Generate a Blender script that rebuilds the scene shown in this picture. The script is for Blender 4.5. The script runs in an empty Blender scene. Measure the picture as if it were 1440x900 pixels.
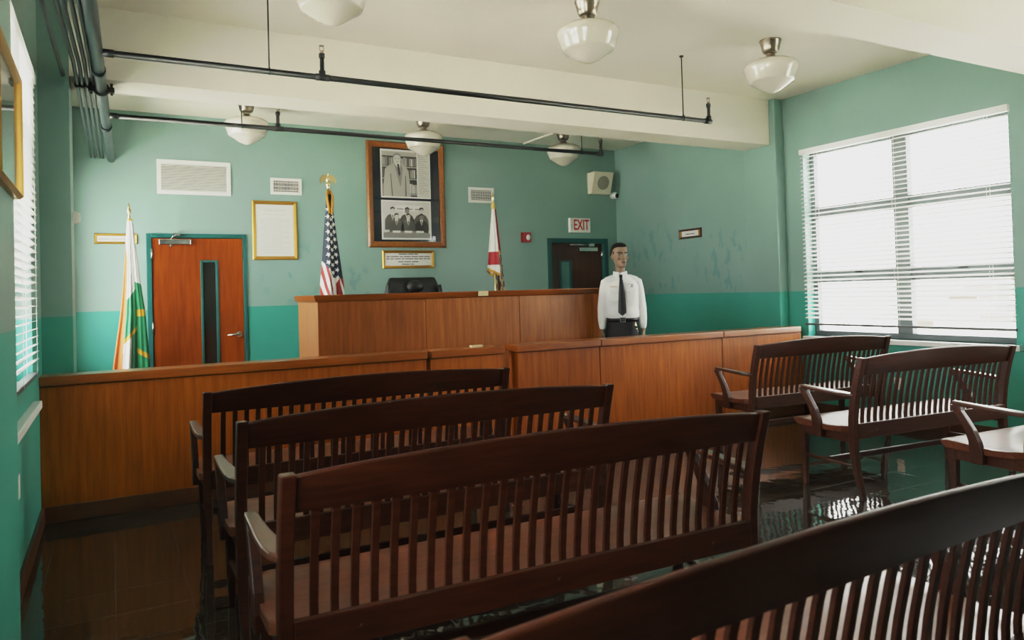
import bpy, bmesh, math, random
from mathutils import Vector, Matrix
random.seed(7)
PI = math.pi
S = bpy.context.scene
C = S.collection

# ------------------------------------------------------------------ helpers
def new_bm(): return bmesh.new()

def box(bm, x0, x1, y0, y1, z0, z1, mi=0):
    v = [bm.verts.new(p) for p in ((x0,y0,z0),(x1,y0,z0),(x1,y1,z0),(x0,y1,z0),(x0,y0,z1),(x1,y0,z1),(x1,y1,z1),(x0,y1,z1))]
    for q in ((3,2,1,0),(4,5,6,7),(0,1,5,4),(1,2,6,5),(2,3,7,6),(3,0,4,7)):
        f = bm.faces.new([v[i] for i in q]); f.material_index = mi

def loft(bm, rings, closed=True, cap=True, mi=0, smooth=True):
    rs = [[bm.verts.new(p) for p in r] for r in rings]
    n = len(rs[0])
    for a, b in zip(rs, rs[1:]):
        for i in range(n if closed else n-1):
            j = (i+1) % n
            f = bm.faces.new((a[i], a[j], b[j], b[i])); f.material_index = mi; f.smooth = smooth
    if cap and closed:
        f = bm.faces.new(list(reversed(rs[0]))); f.material_index = mi
        f = bm.faces.new(rs[-1]); f.material_index = mi
    return rs

def tube(bm, pts, r, n=12, mi=0, cap=True):
    pts = [Vector(p) for p in pts]
    rad = r if isinstance(r, (list, tuple)) else [r]*len(pts)
    rings = []; nrm = None
    for i, p in enumerate(pts):
        d = (pts[min(i+1, len(pts)-1)] - pts[max(i-1, 0)]).normalized()
        if nrm is None:
            nrm = d.orthogonal().normalized()
        else:
            nrm = (nrm - d*nrm.dot(d)).normalized()
        b = d.cross(nrm)
        rings.append([p + (nrm*math.cos(2*PI*k/n) + b*math.sin(2*PI*k/n))*rad[i] for k in range(n)])
    loft(bm, rings, cap=cap, mi=mi)

def lathe(bm, prof, c=(0,0,0), n=32, mi=0):
    rings = [[(c[0]+r*math.cos(2*PI*k/n), c[1]+r*math.sin(2*PI*k/n), c[2]+z) for k in range(n)] for r, z in prof]
    loft(bm, rings, mi=mi)

def prism(bm, poly, f, a, b, mi=0):
    """poly: list of 2d points; f(u,v,w) -> xyz, extruded w from a to b"""
    A = [bm.verts.new(f(u, v, a)) for u, v in poly]; B = [bm.verts.new(f(u, v, b)) for u, v in poly]
    n = len(poly)
    for i in range(n):
        j = (i+1) % n
        fc = bm.faces.new((A[i], A[j], B[j], B[i])); fc.material_index = mi
    fc = bm.faces.new(list(reversed(A))); fc.material_index = mi
    fc = bm.faces.new(B); fc.material_index = mi

def ellipsoid(bm, c, r, nu=16, nv=10, mi=0, rot=None):
    R = rot or Matrix.Identity(3)
    rings = []
    for j in range(nv+1):
        t = PI*min(max(j/nv, .012), .988)
        rings.append([Vector(c) + R @ Vector((r[0]*math.sin(t)*math.cos(2*PI*k/nu), r[1]*math.sin(t)*math.sin(2*PI*k/nu), r[2]*math.cos(t))) for k in range(nu)])
    loft(bm, rings, mi=mi)

def obj(name, bm, mats, parent=None, bevel=0, seg=2, loc=None, smooth_angle=None):
    bmesh.ops.recalc_face_normals(bm, faces=bm.faces[:])
    me = bpy.data.meshes.new(name); bm.to_mesh(me); bm.free()
    for m in (mats if isinstance(mats, (list, tuple)) else [mats]): me.materials.append(m)
    o = bpy.data.objects.new(name, me); C.objects.link(o)
    if parent: o.parent = parent
    if loc: o.location = loc
    if bevel:
        md = o.modifiers.new('Bevel', 'BEVEL'); md.width = bevel; md.segments = seg; md.limit_method = 'ANGLE'; md.angle_limit = 0.7
        md.harden_normals = False
    return o

def tag(o, label, cat, group=None, kind=None):
    o['label'] = label; o['category'] = cat
    if group: o['group'] = group
    if kind: o['kind'] = kind
    return o

def thing(name, label, cat, loc=(0,0,0), rz=0, group=None):
    o = bpy.data.objects.new(name, None); C.objects.link(o); o.location = loc; o.rotation_euler = (0,0,rz)
    o.empty_display_size = .1
    return tag(o, label, cat, group)

def struct(name, bm, mats, parent=None, bevel=0):
    o = obj(name, bm, mats, parent, bevel)
    if not parent: o['kind'] = 'structure'
    return o

def dup(root, loc, rz, label, group=None):
    r = root.copy(); C.objects.link(r); r.location = loc; r.rotation_euler = (0,0,rz); r['label'] = label
    if group: r['group'] = group
    for ch in list(root.children):
        c = ch.copy(); C.objects.link(c); c.parent = r
        for g in list(ch.children):
            d = g.copy(); C.objects.link(d); d.parent = c
    return r

# ------------------------------------------------------------------ materials
def mat(name, col=(.5,.5,.5), rough=.5, metal=0., spec=.5, coat=0., coat_rough=.1):
    m = bpy.data.materials.new(name); m.use_nodes = True
    p = m.node_tree.nodes['Principled BSDF']
    p.inputs['Base Color'].default_value = (*col, 1); p.inputs['Roughness'].default_value = rough
    p.inputs['Metallic'].default_value = metal; p.inputs['Specular IOR Level'].default_value = spec
    p.inputs['Coat Weight'].default_value = coat; p.inputs['Coat Roughness'].default_value = coat_rough
    return m

def NT(m): return m.node_tree.nodes, m.node_tree.links, m.node_tree.nodes['Principled BSDF']

def node(m, t, **kw):
    n = m.node_tree.nodes.new(t)
    for k, v in kw.items(): setattr(n, k, v)
    return n

def ramp(m, fac, stops):
    r = node(m, 'ShaderNodeValToRGB'); e = r.color_ramp.elements
    while len(e) < len(stops): e.new(.5)
    for el, (p, c) in zip(e, stops): el.position = p; el.color = (*c, 1)
    m.node_tree.links.new(fac, r.inputs[0]); return r

def noise(m, scale, detail=4, rough=.5, mapping=None, coord='Object'):
    tc = node(m, 'ShaderNodeTexCoord'); mp = node(m, 'ShaderNodeMapping')
    if mapping: mp.inputs['Scale'].default_value = mapping
    n = node(m, 'ShaderNodeTexNoise'); n.inputs['Scale'].default_value = scale; n.inputs['Detail'].default_value = detail; n.inputs['Roughness'].default_value = rough
    L = m.node_tree.links
    if coord == 'World':
        g = node(m, 'ShaderNodeNewGeometry'); L.new(g.outputs['Position'], mp.inputs[0])
    else:
        L.new(tc.outputs[coord], mp.inputs[0])
    L.new(mp.outputs[0], n.inputs['Vector']); return n

def bump(m, src, strength, dist=.01):
    b = node(m, 'ShaderNodeBump'); b.inputs['Strength'].default_value = strength; b.inputs['Distance'].default_value = dist
    L = m.node_tree.links; L.new(src, b.inputs['Height']); L.new(b.outputs[0], m.node_tree.nodes['Principled BSDF'].inputs['Normal']); return b

def wood(name, dark, light, mapping, rough=.35, coat=.3, scale=6, spec=.5, coat_rough=.15):
    m = mat(name, rough=rough, coat=coat, spec=spec, coat_rough=coat_rough); N, L, P = NT(m)
    n = noise(m, scale, 6, .62, mapping, 'World' if name.startswith('veneer') else 'Object')
    r = ramp(m, n.outputs[0], ((.28, dark), (.5, tuple((a+b)/2 for a, b in zip(dark, light))), (.72, light)))
    n2 = noise(m, .9, 2, .5, None, 'World')
    mx = node(m, 'ShaderNodeMix', data_type='RGBA', blend_type='MULTIPLY'); mx.inputs[0].default_value = 1
    r2 = ramp(m, n2.outputs[0], ((.35, (.72,.70,.68)), (.65, (1.1,1.1,1.1))))
    L.new(r.outputs[0], mx.inputs[6]); L.new(r2.outputs[0], mx.inputs[7])
    L.new(mx.outputs[2], P.inputs['Base Color'])
    bump(m, n.outputs[0], .08, .002)
    return m

WAINSCOT = 1.2734
def wall_material():
    m = mat('painted_wall', rough=.42, spec=.4); N, L, P = NT(m)
    g = node(m, 'ShaderNodeNewGeometry'); sx = node(m, 'ShaderNodeSeparateXYZ'); L.new(g.outputs['Position'], sx.inputs[0])
    gt = node(m, 'ShaderNodeMath', operation='GREATER_THAN'); gt.inputs[1].default_value = WAINSCOT; L.new(sx.outputs[2], gt.inputs[0])
    n = noise(m, 1.3, 3, .5, None, 'World')
    up = ramp(m, n.outputs[0], ((.3, UP0), (.7, UP1)))
    lo = ramp(m, n.outputs[0], ((.3, LO0), (.7, LO1)))
    # touched-up paint patches: brushy blotches on the end of the right wall above the wainscot
    nb = noise(m, 5.5, 4, .6, (1, 1.6, .75), 'World')
    th = ramp(m, nb.outputs[0], ((.56, (0,0,0)), (.60, (1,1,1))))
    cur = None
    for c0, rad in (((6.5,7.9,1.62), .75), ((6.5,6.6,1.65), .55), ((1.9,8.7,1.62), .45), ((2.6,8.7,1.45), .35)):
        vm = node(m, 'ShaderNodeVectorMath', operation='DISTANCE'); vm.inputs[1].default_value = c0; L.new(g.outputs['Position'], vm.inputs[0])
        mr = node(m, 'ShaderNodeMapRange'); mr.inputs[1].default_value = rad; mr.inputs[2].default_value = rad*.55; L.new(vm.outputs['Value'], mr.inputs[0])
        if cur is None: cur = mr.outputs[0]
        else:
            a = node(m, 'ShaderNodeMath', operation='MAXIMUM'); L.new(cur, a.inputs[0]); L.new(mr.outputs[0], a.inputs[1]); cur = a.outputs[0]
    pm = node(m, 'ShaderNodeMath', operation='MULTIPLY'); L.new(cur, pm.inputs[0]); L.new(th.outputs[0], pm.inputs[1])
    pm2 = node(m, 'ShaderNodeMath', operation='MULTIPLY'); L.new(pm.outputs[0], pm2.inputs[0]); pm2.inputs[1].default_value = .6
    px = node(m, 'ShaderNodeMix', data_type='RGBA'); L.new(pm2.outputs[0], px.inputs[0]); L.new(up.outputs[0], px.inputs[6]); px.inputs[7].default_value = (.13,.29,.29,1)
    mx = node(m, 'ShaderNodeMix', data_type='RGBA'); L.new(gt.outputs[0], mx.inputs[0]); L.new(lo.outputs[0], mx.inputs[6]); L.new(px.outputs[2], mx.inputs[7])
    L.new(mx.outputs[2], P.inputs['Base Color'])
    nf = noise(m, 60, 3, .5, None, 'World'); bump(m, nf.outputs[0], .06, .004)
    return m
UP0, UP1 = (.215,.345,.310), (.240,.375,.340)
LO0, LO1 = (.056,.315,.258), (.072,.365,.30)
M_WALL = wall_material()

M_CEIL = mat('ceiling_paint', (.80,.765,.68), .6)
n_ = noise(M_CEIL, 1.2, 3, .5, None, 'World'); r_ = ramp(M_CEIL, n_.outputs[0], ((.3, (.80,.755,.655)), (.7, (.85,.805,.705)))); M_CEIL.node_tree.links.new(r_.outputs[0], M_CEIL.node_tree.nodes['Principled BSDF'].inputs['Base Color'])

def floor_material():
    m = mat('polished_dark_tile', (.012,.012,.012), .05, spec=1.0); N, L, P = NT(m)
    g = node(m, 'ShaderNodeNewGeometry')
    br = node(m, 'ShaderNodeTexBrick'); br.offset = 0; br.squash = 1
    br.inputs['Scale'].default_value = 1; br.inputs['Brick Width'].default_value = .305; br.inputs['Row Height'].default_value = .305
    br.inputs['Mortar Size'].default_value = .0028; br.inputs['Mortar Smooth'].default_value = .3
    br.inputs['Color1'].default_value = (.034,.022,.014,1); br.inputs['Color2'].default_value = (.027,.020,.014,1); br.inputs['Mortar'].default_value = (.075,.075,.068,1)  # pale joints, lifted further in colour to stand in for glints
    L.new(g.outputs['Position'], br.inputs['Vector'])
    sp = noise(m, 130, 2, .6, None, 'World'); rs = ramp(m, sp.outputs[0], ((.66, (0,0,0)), (.74, (.16,.14,.11))))
    ad = node(m, 'ShaderNodeMix', data_type='RGBA', blend_type='ADD'); ad.inputs[0].default_value = 1
    L.new(br.outputs['Color'], ad.inputs[6]); L.new(rs.outputs[0], ad.inputs[7]); L.new(ad.outputs[2], P.inputs['Base Color'])
    rn = noise(m, 3, 3, .5, None, 'World'); rr = node(m, 'ShaderNodeMapRange'); rr.inputs[3].default_value = .025; rr.inputs[4].default_value = .07
    L.new(rn.outputs[0], rr.inputs[0]); L.new(rr.outputs[0], P.inputs['Roughness'])
    w = noise(m, 7, 2, .5, None, 'World')
    sm = node(m, 'ShaderNodeMath', operation='MULTIPLY_ADD'); sm.inputs[1].default_value = -.25; L.new(br.outputs['Fac'], sm.inputs[0]); L.new(w.outputs[0], sm.inputs[2])
    bump(m, sm.outputs[0], .13, .014)
    return m
M_FLOOR = floor_material()

VEN_V = (5, 5, .35)
M_RAIL = wood('veneer_rail', (.21,.048,.0015), (.40,.110,.004), VEN_V, .42, .05, spec=.35)
M_RAILCAP = wood('veneer_cap', (.19,.048,.004), (.32,.090,.010), (.5, 5, 5), .30, .3)
M_DAIS = wood('veneer_dais', (.20,.056,.006), (.37,.122,.016), VEN_V, .42, .08, spec=.35)
M_DAISSIDE = wood('veneer_side', (.20,.075,.024), (.33,.135,.048), VEN_V, .42, .1, spec=.35)
M_DAISCAP = wood('veneer_dais_cap', (.15,.040,.006), (.25,.078,.012), (.5, 5, 5), .3, .35)
M_BASE = wood('veneer_base', (.060,.020,.009), (.10,.036,.014), (.6, .6, 5), .35, .2)
M_DOOR1 = wood('veneer_door', (.20,.034,.0008), (.34,.072,.002), VEN_V, .40, .08, spec=.35)
M_DOOR2 = wood('veneer_dark_door', (.040,.012,.006), (.075,.022,.010), VEN_V, .35, .2)
M_BENCH = wood('bench_wood', (.016,.0032,.0009), (.050,.0105,.0024), (.7, 6, 6), .42, .03, scale=9, spec=.25)
M_BENCH2 = wood('bench_wood_window_lit', (.034,.009,.004), (.088,.025,.011), (.7, 6, 6), .34, .1, scale=9, spec=.4)  # same bench wood, light from the window behind raised into its colour
M_SEAT = wood('bench_seat_wood', (.085,.023,.009), (.17,.052,.021), (.6, 9, 9), .30, .15, scale=7, coat_rough=.2, spec=.45)
M_ARM = wood('bench_arm_wood', (.045,.015,.008), (.10,.034,.016), (6, .8, 6), .28, .5, scale=8, coat_rough=.22)
M_FRAMEWOOD = wood('frame_wood', (.22,.072,.010), (.36,.135,.024), (8, 8, 8), .35, .3)

M_TEAL = mat('teal_trim', (.014,.105,.098), .38)
M_WHITE = mat('white_plastic', (.80,.80,.76), .4)
M_WFRAME = mat('window_frame_backlit', (.10,.125,.135), .4)  # greyish-white frame, darkened in colour to look backlit against the sky
M_SLAT = mat('white_slat', (.80,.80,.78), .45)
_N, _L, _P = NT(M_SLAT)
_t = node(M_SLAT, 'ShaderNodeBsdfTranslucent'); _t.inputs[0].default_value = (.85,.85,.83,1)
_m = node(M_SLAT, 'ShaderNodeMixShader'); _m.inputs[0].default_value = .45
_L.new(_P.outputs[0], _m.inputs[1]); _L.new(_t.outputs[0], _m.inputs[2]); _L.new(_m.outputs[0], _N['Material Output'].inputs[0])
M_RAILGREY = mat('blind_rail_grey', (.10,.11,.115), .4)
M_SILL = mat('white_sill', (.82,.83,.82), .3)
M_PIPE = mat('steel_pipe_paint', (.026,.044,.047), .32, .15)
M_BLACK = mat('black_pipe', (.010,.013,.014), .38)
M_CHROME = mat('chrome', (.72,.72,.72), .2, 1.)
M_NICKEL = mat('brushed_nickel', (.33,.285,.235), .3, 1.)
M_GOLD = mat('gold_leaf', (.52,.28,.065), .36, .7)
M_BRASS = mat('brass', (.80,.64,.36), .25, 1.)
M_OPAL = mat('opal_glass', (.60,.57,.485), .12, 0, .5, .5, .04)
M_OPAL.node_tree.nodes['Principled BSDF'].inputs['Subsurface Weight'].default_value = 0
M_PAPER = mat('paper', (.74,.74,.70), .5)
M_INK = mat('ink', (.10,.10,.10), .6)
M_GREYINK = mat('grey_ink', (.42,.42,.40), .6)
M_MAT = mat('black_mount_board', (.012,.018,.026), .25)
M_RED = mat('red_enamel', (.32,.010,.010), .35)
M_EXITRED = mat('exit_letter_red', (.55,.02,.02), .5)
M_DARK = mat('dark_gap', (.012,.014,.014), .6)
M_LEATHER = mat('black_leather', (.008,.009,.010), .42)
M_SPK = mat('speaker_beige', (.72,.66,.52), .5)
M_GRILLE = mat('speaker_grille', (.33,.30,.25), .6)
M_CAMBLACK = mat('camera_lens', (.01,.01,.01), .1)
M_CONC = mat('outdoor_paving', (.62,.60,.55), .8)
M_TAN = mat('tan_sticker', (.55,.42,.26), .5)

def glass(name, tint=(.95,.97,.97), refl=.08):
    m = bpy.data.materials.new(name); m.use_nodes = True; N = m.node_tree.nodes; L = m.node_tree.links; N.remove(N['Principled BSDF'])
    t = N.new('ShaderNodeBsdfTransparent'); t.inputs[0].default_value = (*tint, 1)
    gl = N.new('ShaderNodeBsdfGlossy'); gl.inputs['Roughness'].default_value = .02
    lw = N.new('ShaderNodeLayerWeight'); lw.inputs[0].default_value = .25
    mr = N.new('ShaderNodeMapRange'); mr.inputs[3].default_value = refl*.6; mr.inputs[4].default_value = .6; L.new(lw.outputs['Facing'], mr.inputs[0])
    pw = N.new('ShaderNodeMath'); pw.operation = 'POWER'; pw.inputs[1].default_value = 1.5; L.new(mr.outputs[0], pw.inputs[0])
    mx = N.new('ShaderNodeMixShader'); L.new(mr.outputs[0], mx.inputs[0]); L.new(t.outputs[0], mx.inputs[1]); L.new(gl.outputs[0], mx.inputs[2])
    L.new(mx.outputs[0], N['Material Output'].inputs[0]); return m
M_GLASS = glass('window_glass')
M_PICGLASS = glass('picture_glass', (.99,.99,.99), .02)
M_DOORGLASS = mat('door_glass', (.025,.022,.018), .06, spec=.7)
M_DOORGLASS2 = mat('door_glass_reflection', (.10,.26,.25), .1, spec=.7)  # teal reflection painted into the pane colour

def attr_mat(name, rough=.7):
    m = mat(name, rough=rough); N, L, P = NT(m); a = node(m, 'ShaderNodeVertexColor'); a.layer_name = 'col'; L.new(a.outputs[0], P.inputs['Base Color'])
    P.inputs['Sheen Weight'].default_value = .15
    return m

# ------------------------------------------------------------------ room constants
XL, XR, YB, ZC, YF = -.395, 6.52, 8.706, 3.378, -3.0
XN = -.274            # face of the thicker near part of the left wall
YN = 2.90             # where it ends
PY0, PY1 = 5.645, 6.10  # pilasters and ceiling beam
WT = .22              # wall thickness

def wall_with_holes(bm, axis, at, thick, a0, a1, z0, z1, holes):
    """wall in plane axis=at, extends outwards by thick (sign), a along the wall"""
    xs = sorted({a0, a1, *[h[0] for h in holes], *[h[1] for h in holes]})
    zs = sorted({z0, z1, *[h[2] for h in holes], *[h[3] for h in holes]})
    t0, t1 = min(at, at+thick), max(at, at+thick)
    for i in range(len(xs)-1):
        j = 0
        while j < len(zs)-1:
            cx = (xs[i]+xs[i+1])/2; cz = (zs[j]+zs[j+1])/2
            if any(h[0] < cx < h[1] and h[2] < cz < h[3] for h in holes): j += 1; continue
            k = j
            while k+1 < len(zs)-1 and not any(h[0] < cx < h[1] and h[2] < (zs[k+1]+zs[k+2])/2 < h[3] for h in holes): k += 1
            if axis == 'X': box(bm, t0, t1, xs[i], xs[i+1], zs[j], zs[k+1])
            else: box(bm, xs[i], xs[i+1], t0, t1, zs[j], zs[k+1])
            j = k+1

RW = [(3.36, 5.40, .80, 2.77), (.98, 2.50, .80, 2.77)]  # second opening is out of view, placed and sized for its light
LW = [(3.25, 5.00, .925, 2.70), (6.25, 8.40, .80, 2.62)]
LN = [(.0, 1.9, .84, 2.70)]

b = new_bm(); box(b, XL-WT, XR+WT, YF-WT, YB+WT, -.15, 0); struct('floor', b, M_FLOOR)
b = new_bm(); box(b, XL-WT, XR+WT, YF-WT, YB+WT, ZC, ZC+.15); struct('ceiling', b, M_CEIL)
b = new_bm(); wall_with_holes(b, 'Y', YB, WT, XL-WT, XR+WT, 0, ZC, [(.375,1.335,0,2.055), (5.36,6.30,0,2.05)]); box(b, .3, 1.42, YB+.125, YB+WT, 0, 2.12); box(b, 5.3, 6.38, YB+.125, YB+WT, 0, 2.12); struct('wall_back', b, M_WALL)  # unseen boxes added behind both doors to block sky light at the gaps
b = new_bm(); wall_with_holes(b, 'Y', YF, -WT, XL-WT, XR+WT, 0, ZC, []); struct('wall_front', b, M_WALL)
b = new_bm(); wall_with_holes(b, 'X', XR, WT, YF, YB, 0, ZC, RW); struct('wall_right', b, M_WALL)
b = new_bm(); wall_with_holes(b, 'X', XL, -WT, YN, YB, 0, ZC, LW); wall_with_holes(b, 'X', XN, -WT-(XN-XL), YF, YN, 0, ZC, LN); struct('wall_left', b, M_WALL)
# beams and pilasters
b = new_bm(); box(b, XL, XR, 5.72, 6.08, 2.885, ZC); struct('trim_1', b, M_CEIL)
b = new_bm(); box(b, XL, XR, 2.66, 3.02, 2.885, ZC); struct('trim_2', b, M_CEIL)
b = new_bm(); box(b, XL, -.218, PY0, PY1, 0, ZC); struct('trim_3', b, M_WALL)
b = new_bm(); box(b, 6.385, XR, PY0, PY1, 0, ZC); struct('trim_4', b, M_WALL, bevel=.012)
b = new_bm(); box(b, 6.385, XR, 2.66, 3.02, 0, ZC); struct('trim_5', b, M_WALL, bevel=.012)
# baseboards
b = new_bm(); box(b, XL, XL+.02, YN, 5.385, 0, .105); struct('baseboard_left', b, M_BASE, bevel=.004)
b = new_bm(); box(b, XN, XN+.02, YF, YN, 0, .105); struct('baseboard_left_near', b, M_BASE, bevel=.004)
b = new_bm(); box(b, XR-.02, XR, 3.02, 5.64, 0, .105); box(b, XR-.02, XR, YF, 2.66, 0, .105); box(b, XR-.02, XR, PY1, YB, 0, .105); struct('baseboard_right', b, M_BASE, bevel=.004)
b = new_bm()
for a0, a1 in ((XL, .345), (1.36, 5.324), (6.343, XR)): box(b, a0, a1, YB-.018, YB, 0, .105)
struct('baseboard_back', b, M_BASE, bevel=.004)

# ------------------------------------------------------------------ windows and blinds
def window(n, wallx, sgn, y0, y1, z0, z1, sill=None):
    """sgn = +1 on the right wall (outside is +x)"""
    X = lambda d: wallx + sgn*d
    def bx(bm, d0, d1, *r): box(bm, min(X(d0), X(d1)), max(X(d0), X(d1)), *r)
    b = new_bm(); d0, d1 = .10, .165; f = .055
    bx(b, d0, d1, y0, y1, z0, z0+f); bx(b, d0, d1, y0, y1, z1-f, z1); bx(b, d0, d1, y0, y0+f, z0+f, z1-f); bx(b, d0, d1, y1-f, y1, z0+f, z1-f)
    ym = (y0+y1)/2
    bx(b, d0-.01, d1, ym-.075, ym+.075, z0+f, z1-f)
    for a0, a1 in ((y0+f, ym-.075), (ym+.075, y1-f)):
        for zb0, zb1 in ((1.36, 1.49), (2.04, 2.16)): bx(b, d0+.005, d1-.005, a0, a1, zb0, zb1)
    o = struct('window_%d' % n, b, M_WFRAME, bevel=.004)
    for a0, a1 in ((y0+f, ym-.075), (ym+.075, y1-f)):
        b = new_bm(); bx(b, .128, .132, a0-.005, a1+.005, z0+f-.005, z1-f+.005); obj('pane', b, M_GLASS, o)
        for zb in (1.475, 2.155):
            b = new_bm(); yc = a0+(a1-a0)*.45; bx(b, .085, .10, yc-.035, yc+.035, zb-.02, zb); obj('latch', b, M_DARK, o)
    b = new_bm(); bx(b, *((-.065, .10) if sill is None else (-.045, .0)), y0-.05, y1+.03 if sill is None else y1-.02, (sill or z0)-.045, (sill or z0)); obj('window_sill', b, M_SILL, o, bevel=.006)
    return o

def blind(wallx, sgn, y0, y1, zt, zb, label, rnd):
    t = thing('venetian_blind', label, 'blind', (wallx, (y0+y1)/2, zb), 0)
    ox, oy, oz = t.location
    def bx(bm, d0, d1, yy0, yy1, z0, z1): box(bm, min(sgn*d0, sgn*d1), max(sgn*d0, sgn*d1), yy0-oy, yy1-oy, z0-oz, z1-oz)
    b = new_bm(); bx(b, -.035, .022, y0, y1, zt-.055, zt); obj('headrail', b, M_SLAT, t, bevel=.004)
    b = new_bm(); n = int((zt-.07-zb-.03)/.0435)
    for i in range(n):
        z = zt-.085-i*.0435 + rnd.uniform(-.0015, .0015); th = sgn*rnd.uniform(.30, .38)
        w = .024; c, s = math.cos(th), math.sin(th)
        rings = []
        for yy in (y0+.006, y1-.006):
            r = []
            for q, h in ((-w, 0), (-w*.5, .0028), (0, .0038), (w*.5, .0028), (w, 0), (w, -.0018), (0, .0018), (-w, -.0018)):
                d = -.006 + q*c - h*s; zz = z + q*s + h*c
                r.append((sgn*d, yy-oy, zz-oz))
            rings.append(r)
        loft(b, rings, smooth=False)
    obj('slat_panel', b, M_SLAT, t)
    b = new_bm(); bx(b, -.028, .018, y0+.004, y1-.004, zb, zb+.022); obj('bottom_rail', b, M_RAILGREY, t, bevel=.003)
    L_ = y1-y0
    for fr in (.09, .5, .91):
        yy = y0+L_*fr-oy
        for d in (-.031, .019):
            b = new_bm(); tube(b, [(sgn*d, yy, zt-.05-oz), (sgn*d, yy, 0.01)], .0012, 6); obj('ladder_cord', b, M_SLAT, t)
    return t
rb = random.Random(3)
for i, w in enumerate(RW): window(i+1, XR, 1, *w)
for i, w in enumerate(LW): window(i+3, XL, -1, *w, sill=.81 if i == 0 else None)
for i, w in enumerate(LN): window(i+5, XN-.12, -1, *w)
blind(XR, 1, 3.345, 5.425, 2.778, .915, 'wide white slatted blind on the big right window, its bottom rail just above the sill', rb)
blind(XL, -1, 3.27, 5.06, 2.69, .95, 'white slatted blind on the left wall behind the gold framed picture', rb)

# outdoors
b = new_bm(); box(b, XR+WT, 40, -30, 45, -.35, -.3); box(b, -30, XL-WT-.2, -30, 45, -.35, -.3); struct('ground', b, M_CONC)
def outdoor_building():
    m = mat('pale_block_wall', (.75,.72,.64), .8); N, L, P = NT(m)
    br = node(m, 'ShaderNodeTexBrick'); br.inputs['Scale'].default_value = 1; br.inputs['Brick Width'].default_value = .8; br.inputs['Row Height'].default_value = .25
    br.inputs['Color1'].default_value = (.55,.52,.46,1); br.inputs['Color2'].default_value = (.030,.020,.009,1); br.inputs['Mortar'].default_value = (.45,.42,.36,1); br.inputs['Mortar Size'].default_value = .02
    tc = node(m, 'ShaderNodeNewGeometry'); sx = node(m, 'ShaderNodeSeparateXYZ'); cx = node(m, 'ShaderNodeCombineXYZ')
    L.new(tc.outputs['Position'], sx.inputs[0]); L.new(sx.outputs[1], cx.inputs[0]); L.new(sx.outputs[2], cx.inputs[1]); L.new(cx.outputs[0], br.inputs['Vector']); L.new(br.outputs[0], P.inputs['Base Color'])
    t = thing('garden_wall', 'pale tan block wall seen outdoors through the lower right window', 'wall', (20, 10, -.3))
    b = new_bm(); box(b, 0, .3, -14, 2.9, 0, 1.85); obj('masonry', b, m, t)
    b = new_bm(); box(b, -.05, .35, -14, 2.9, 1.85, 1.92); obj('coping', b, M_CONC, t)
outdoor_building()

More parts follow.
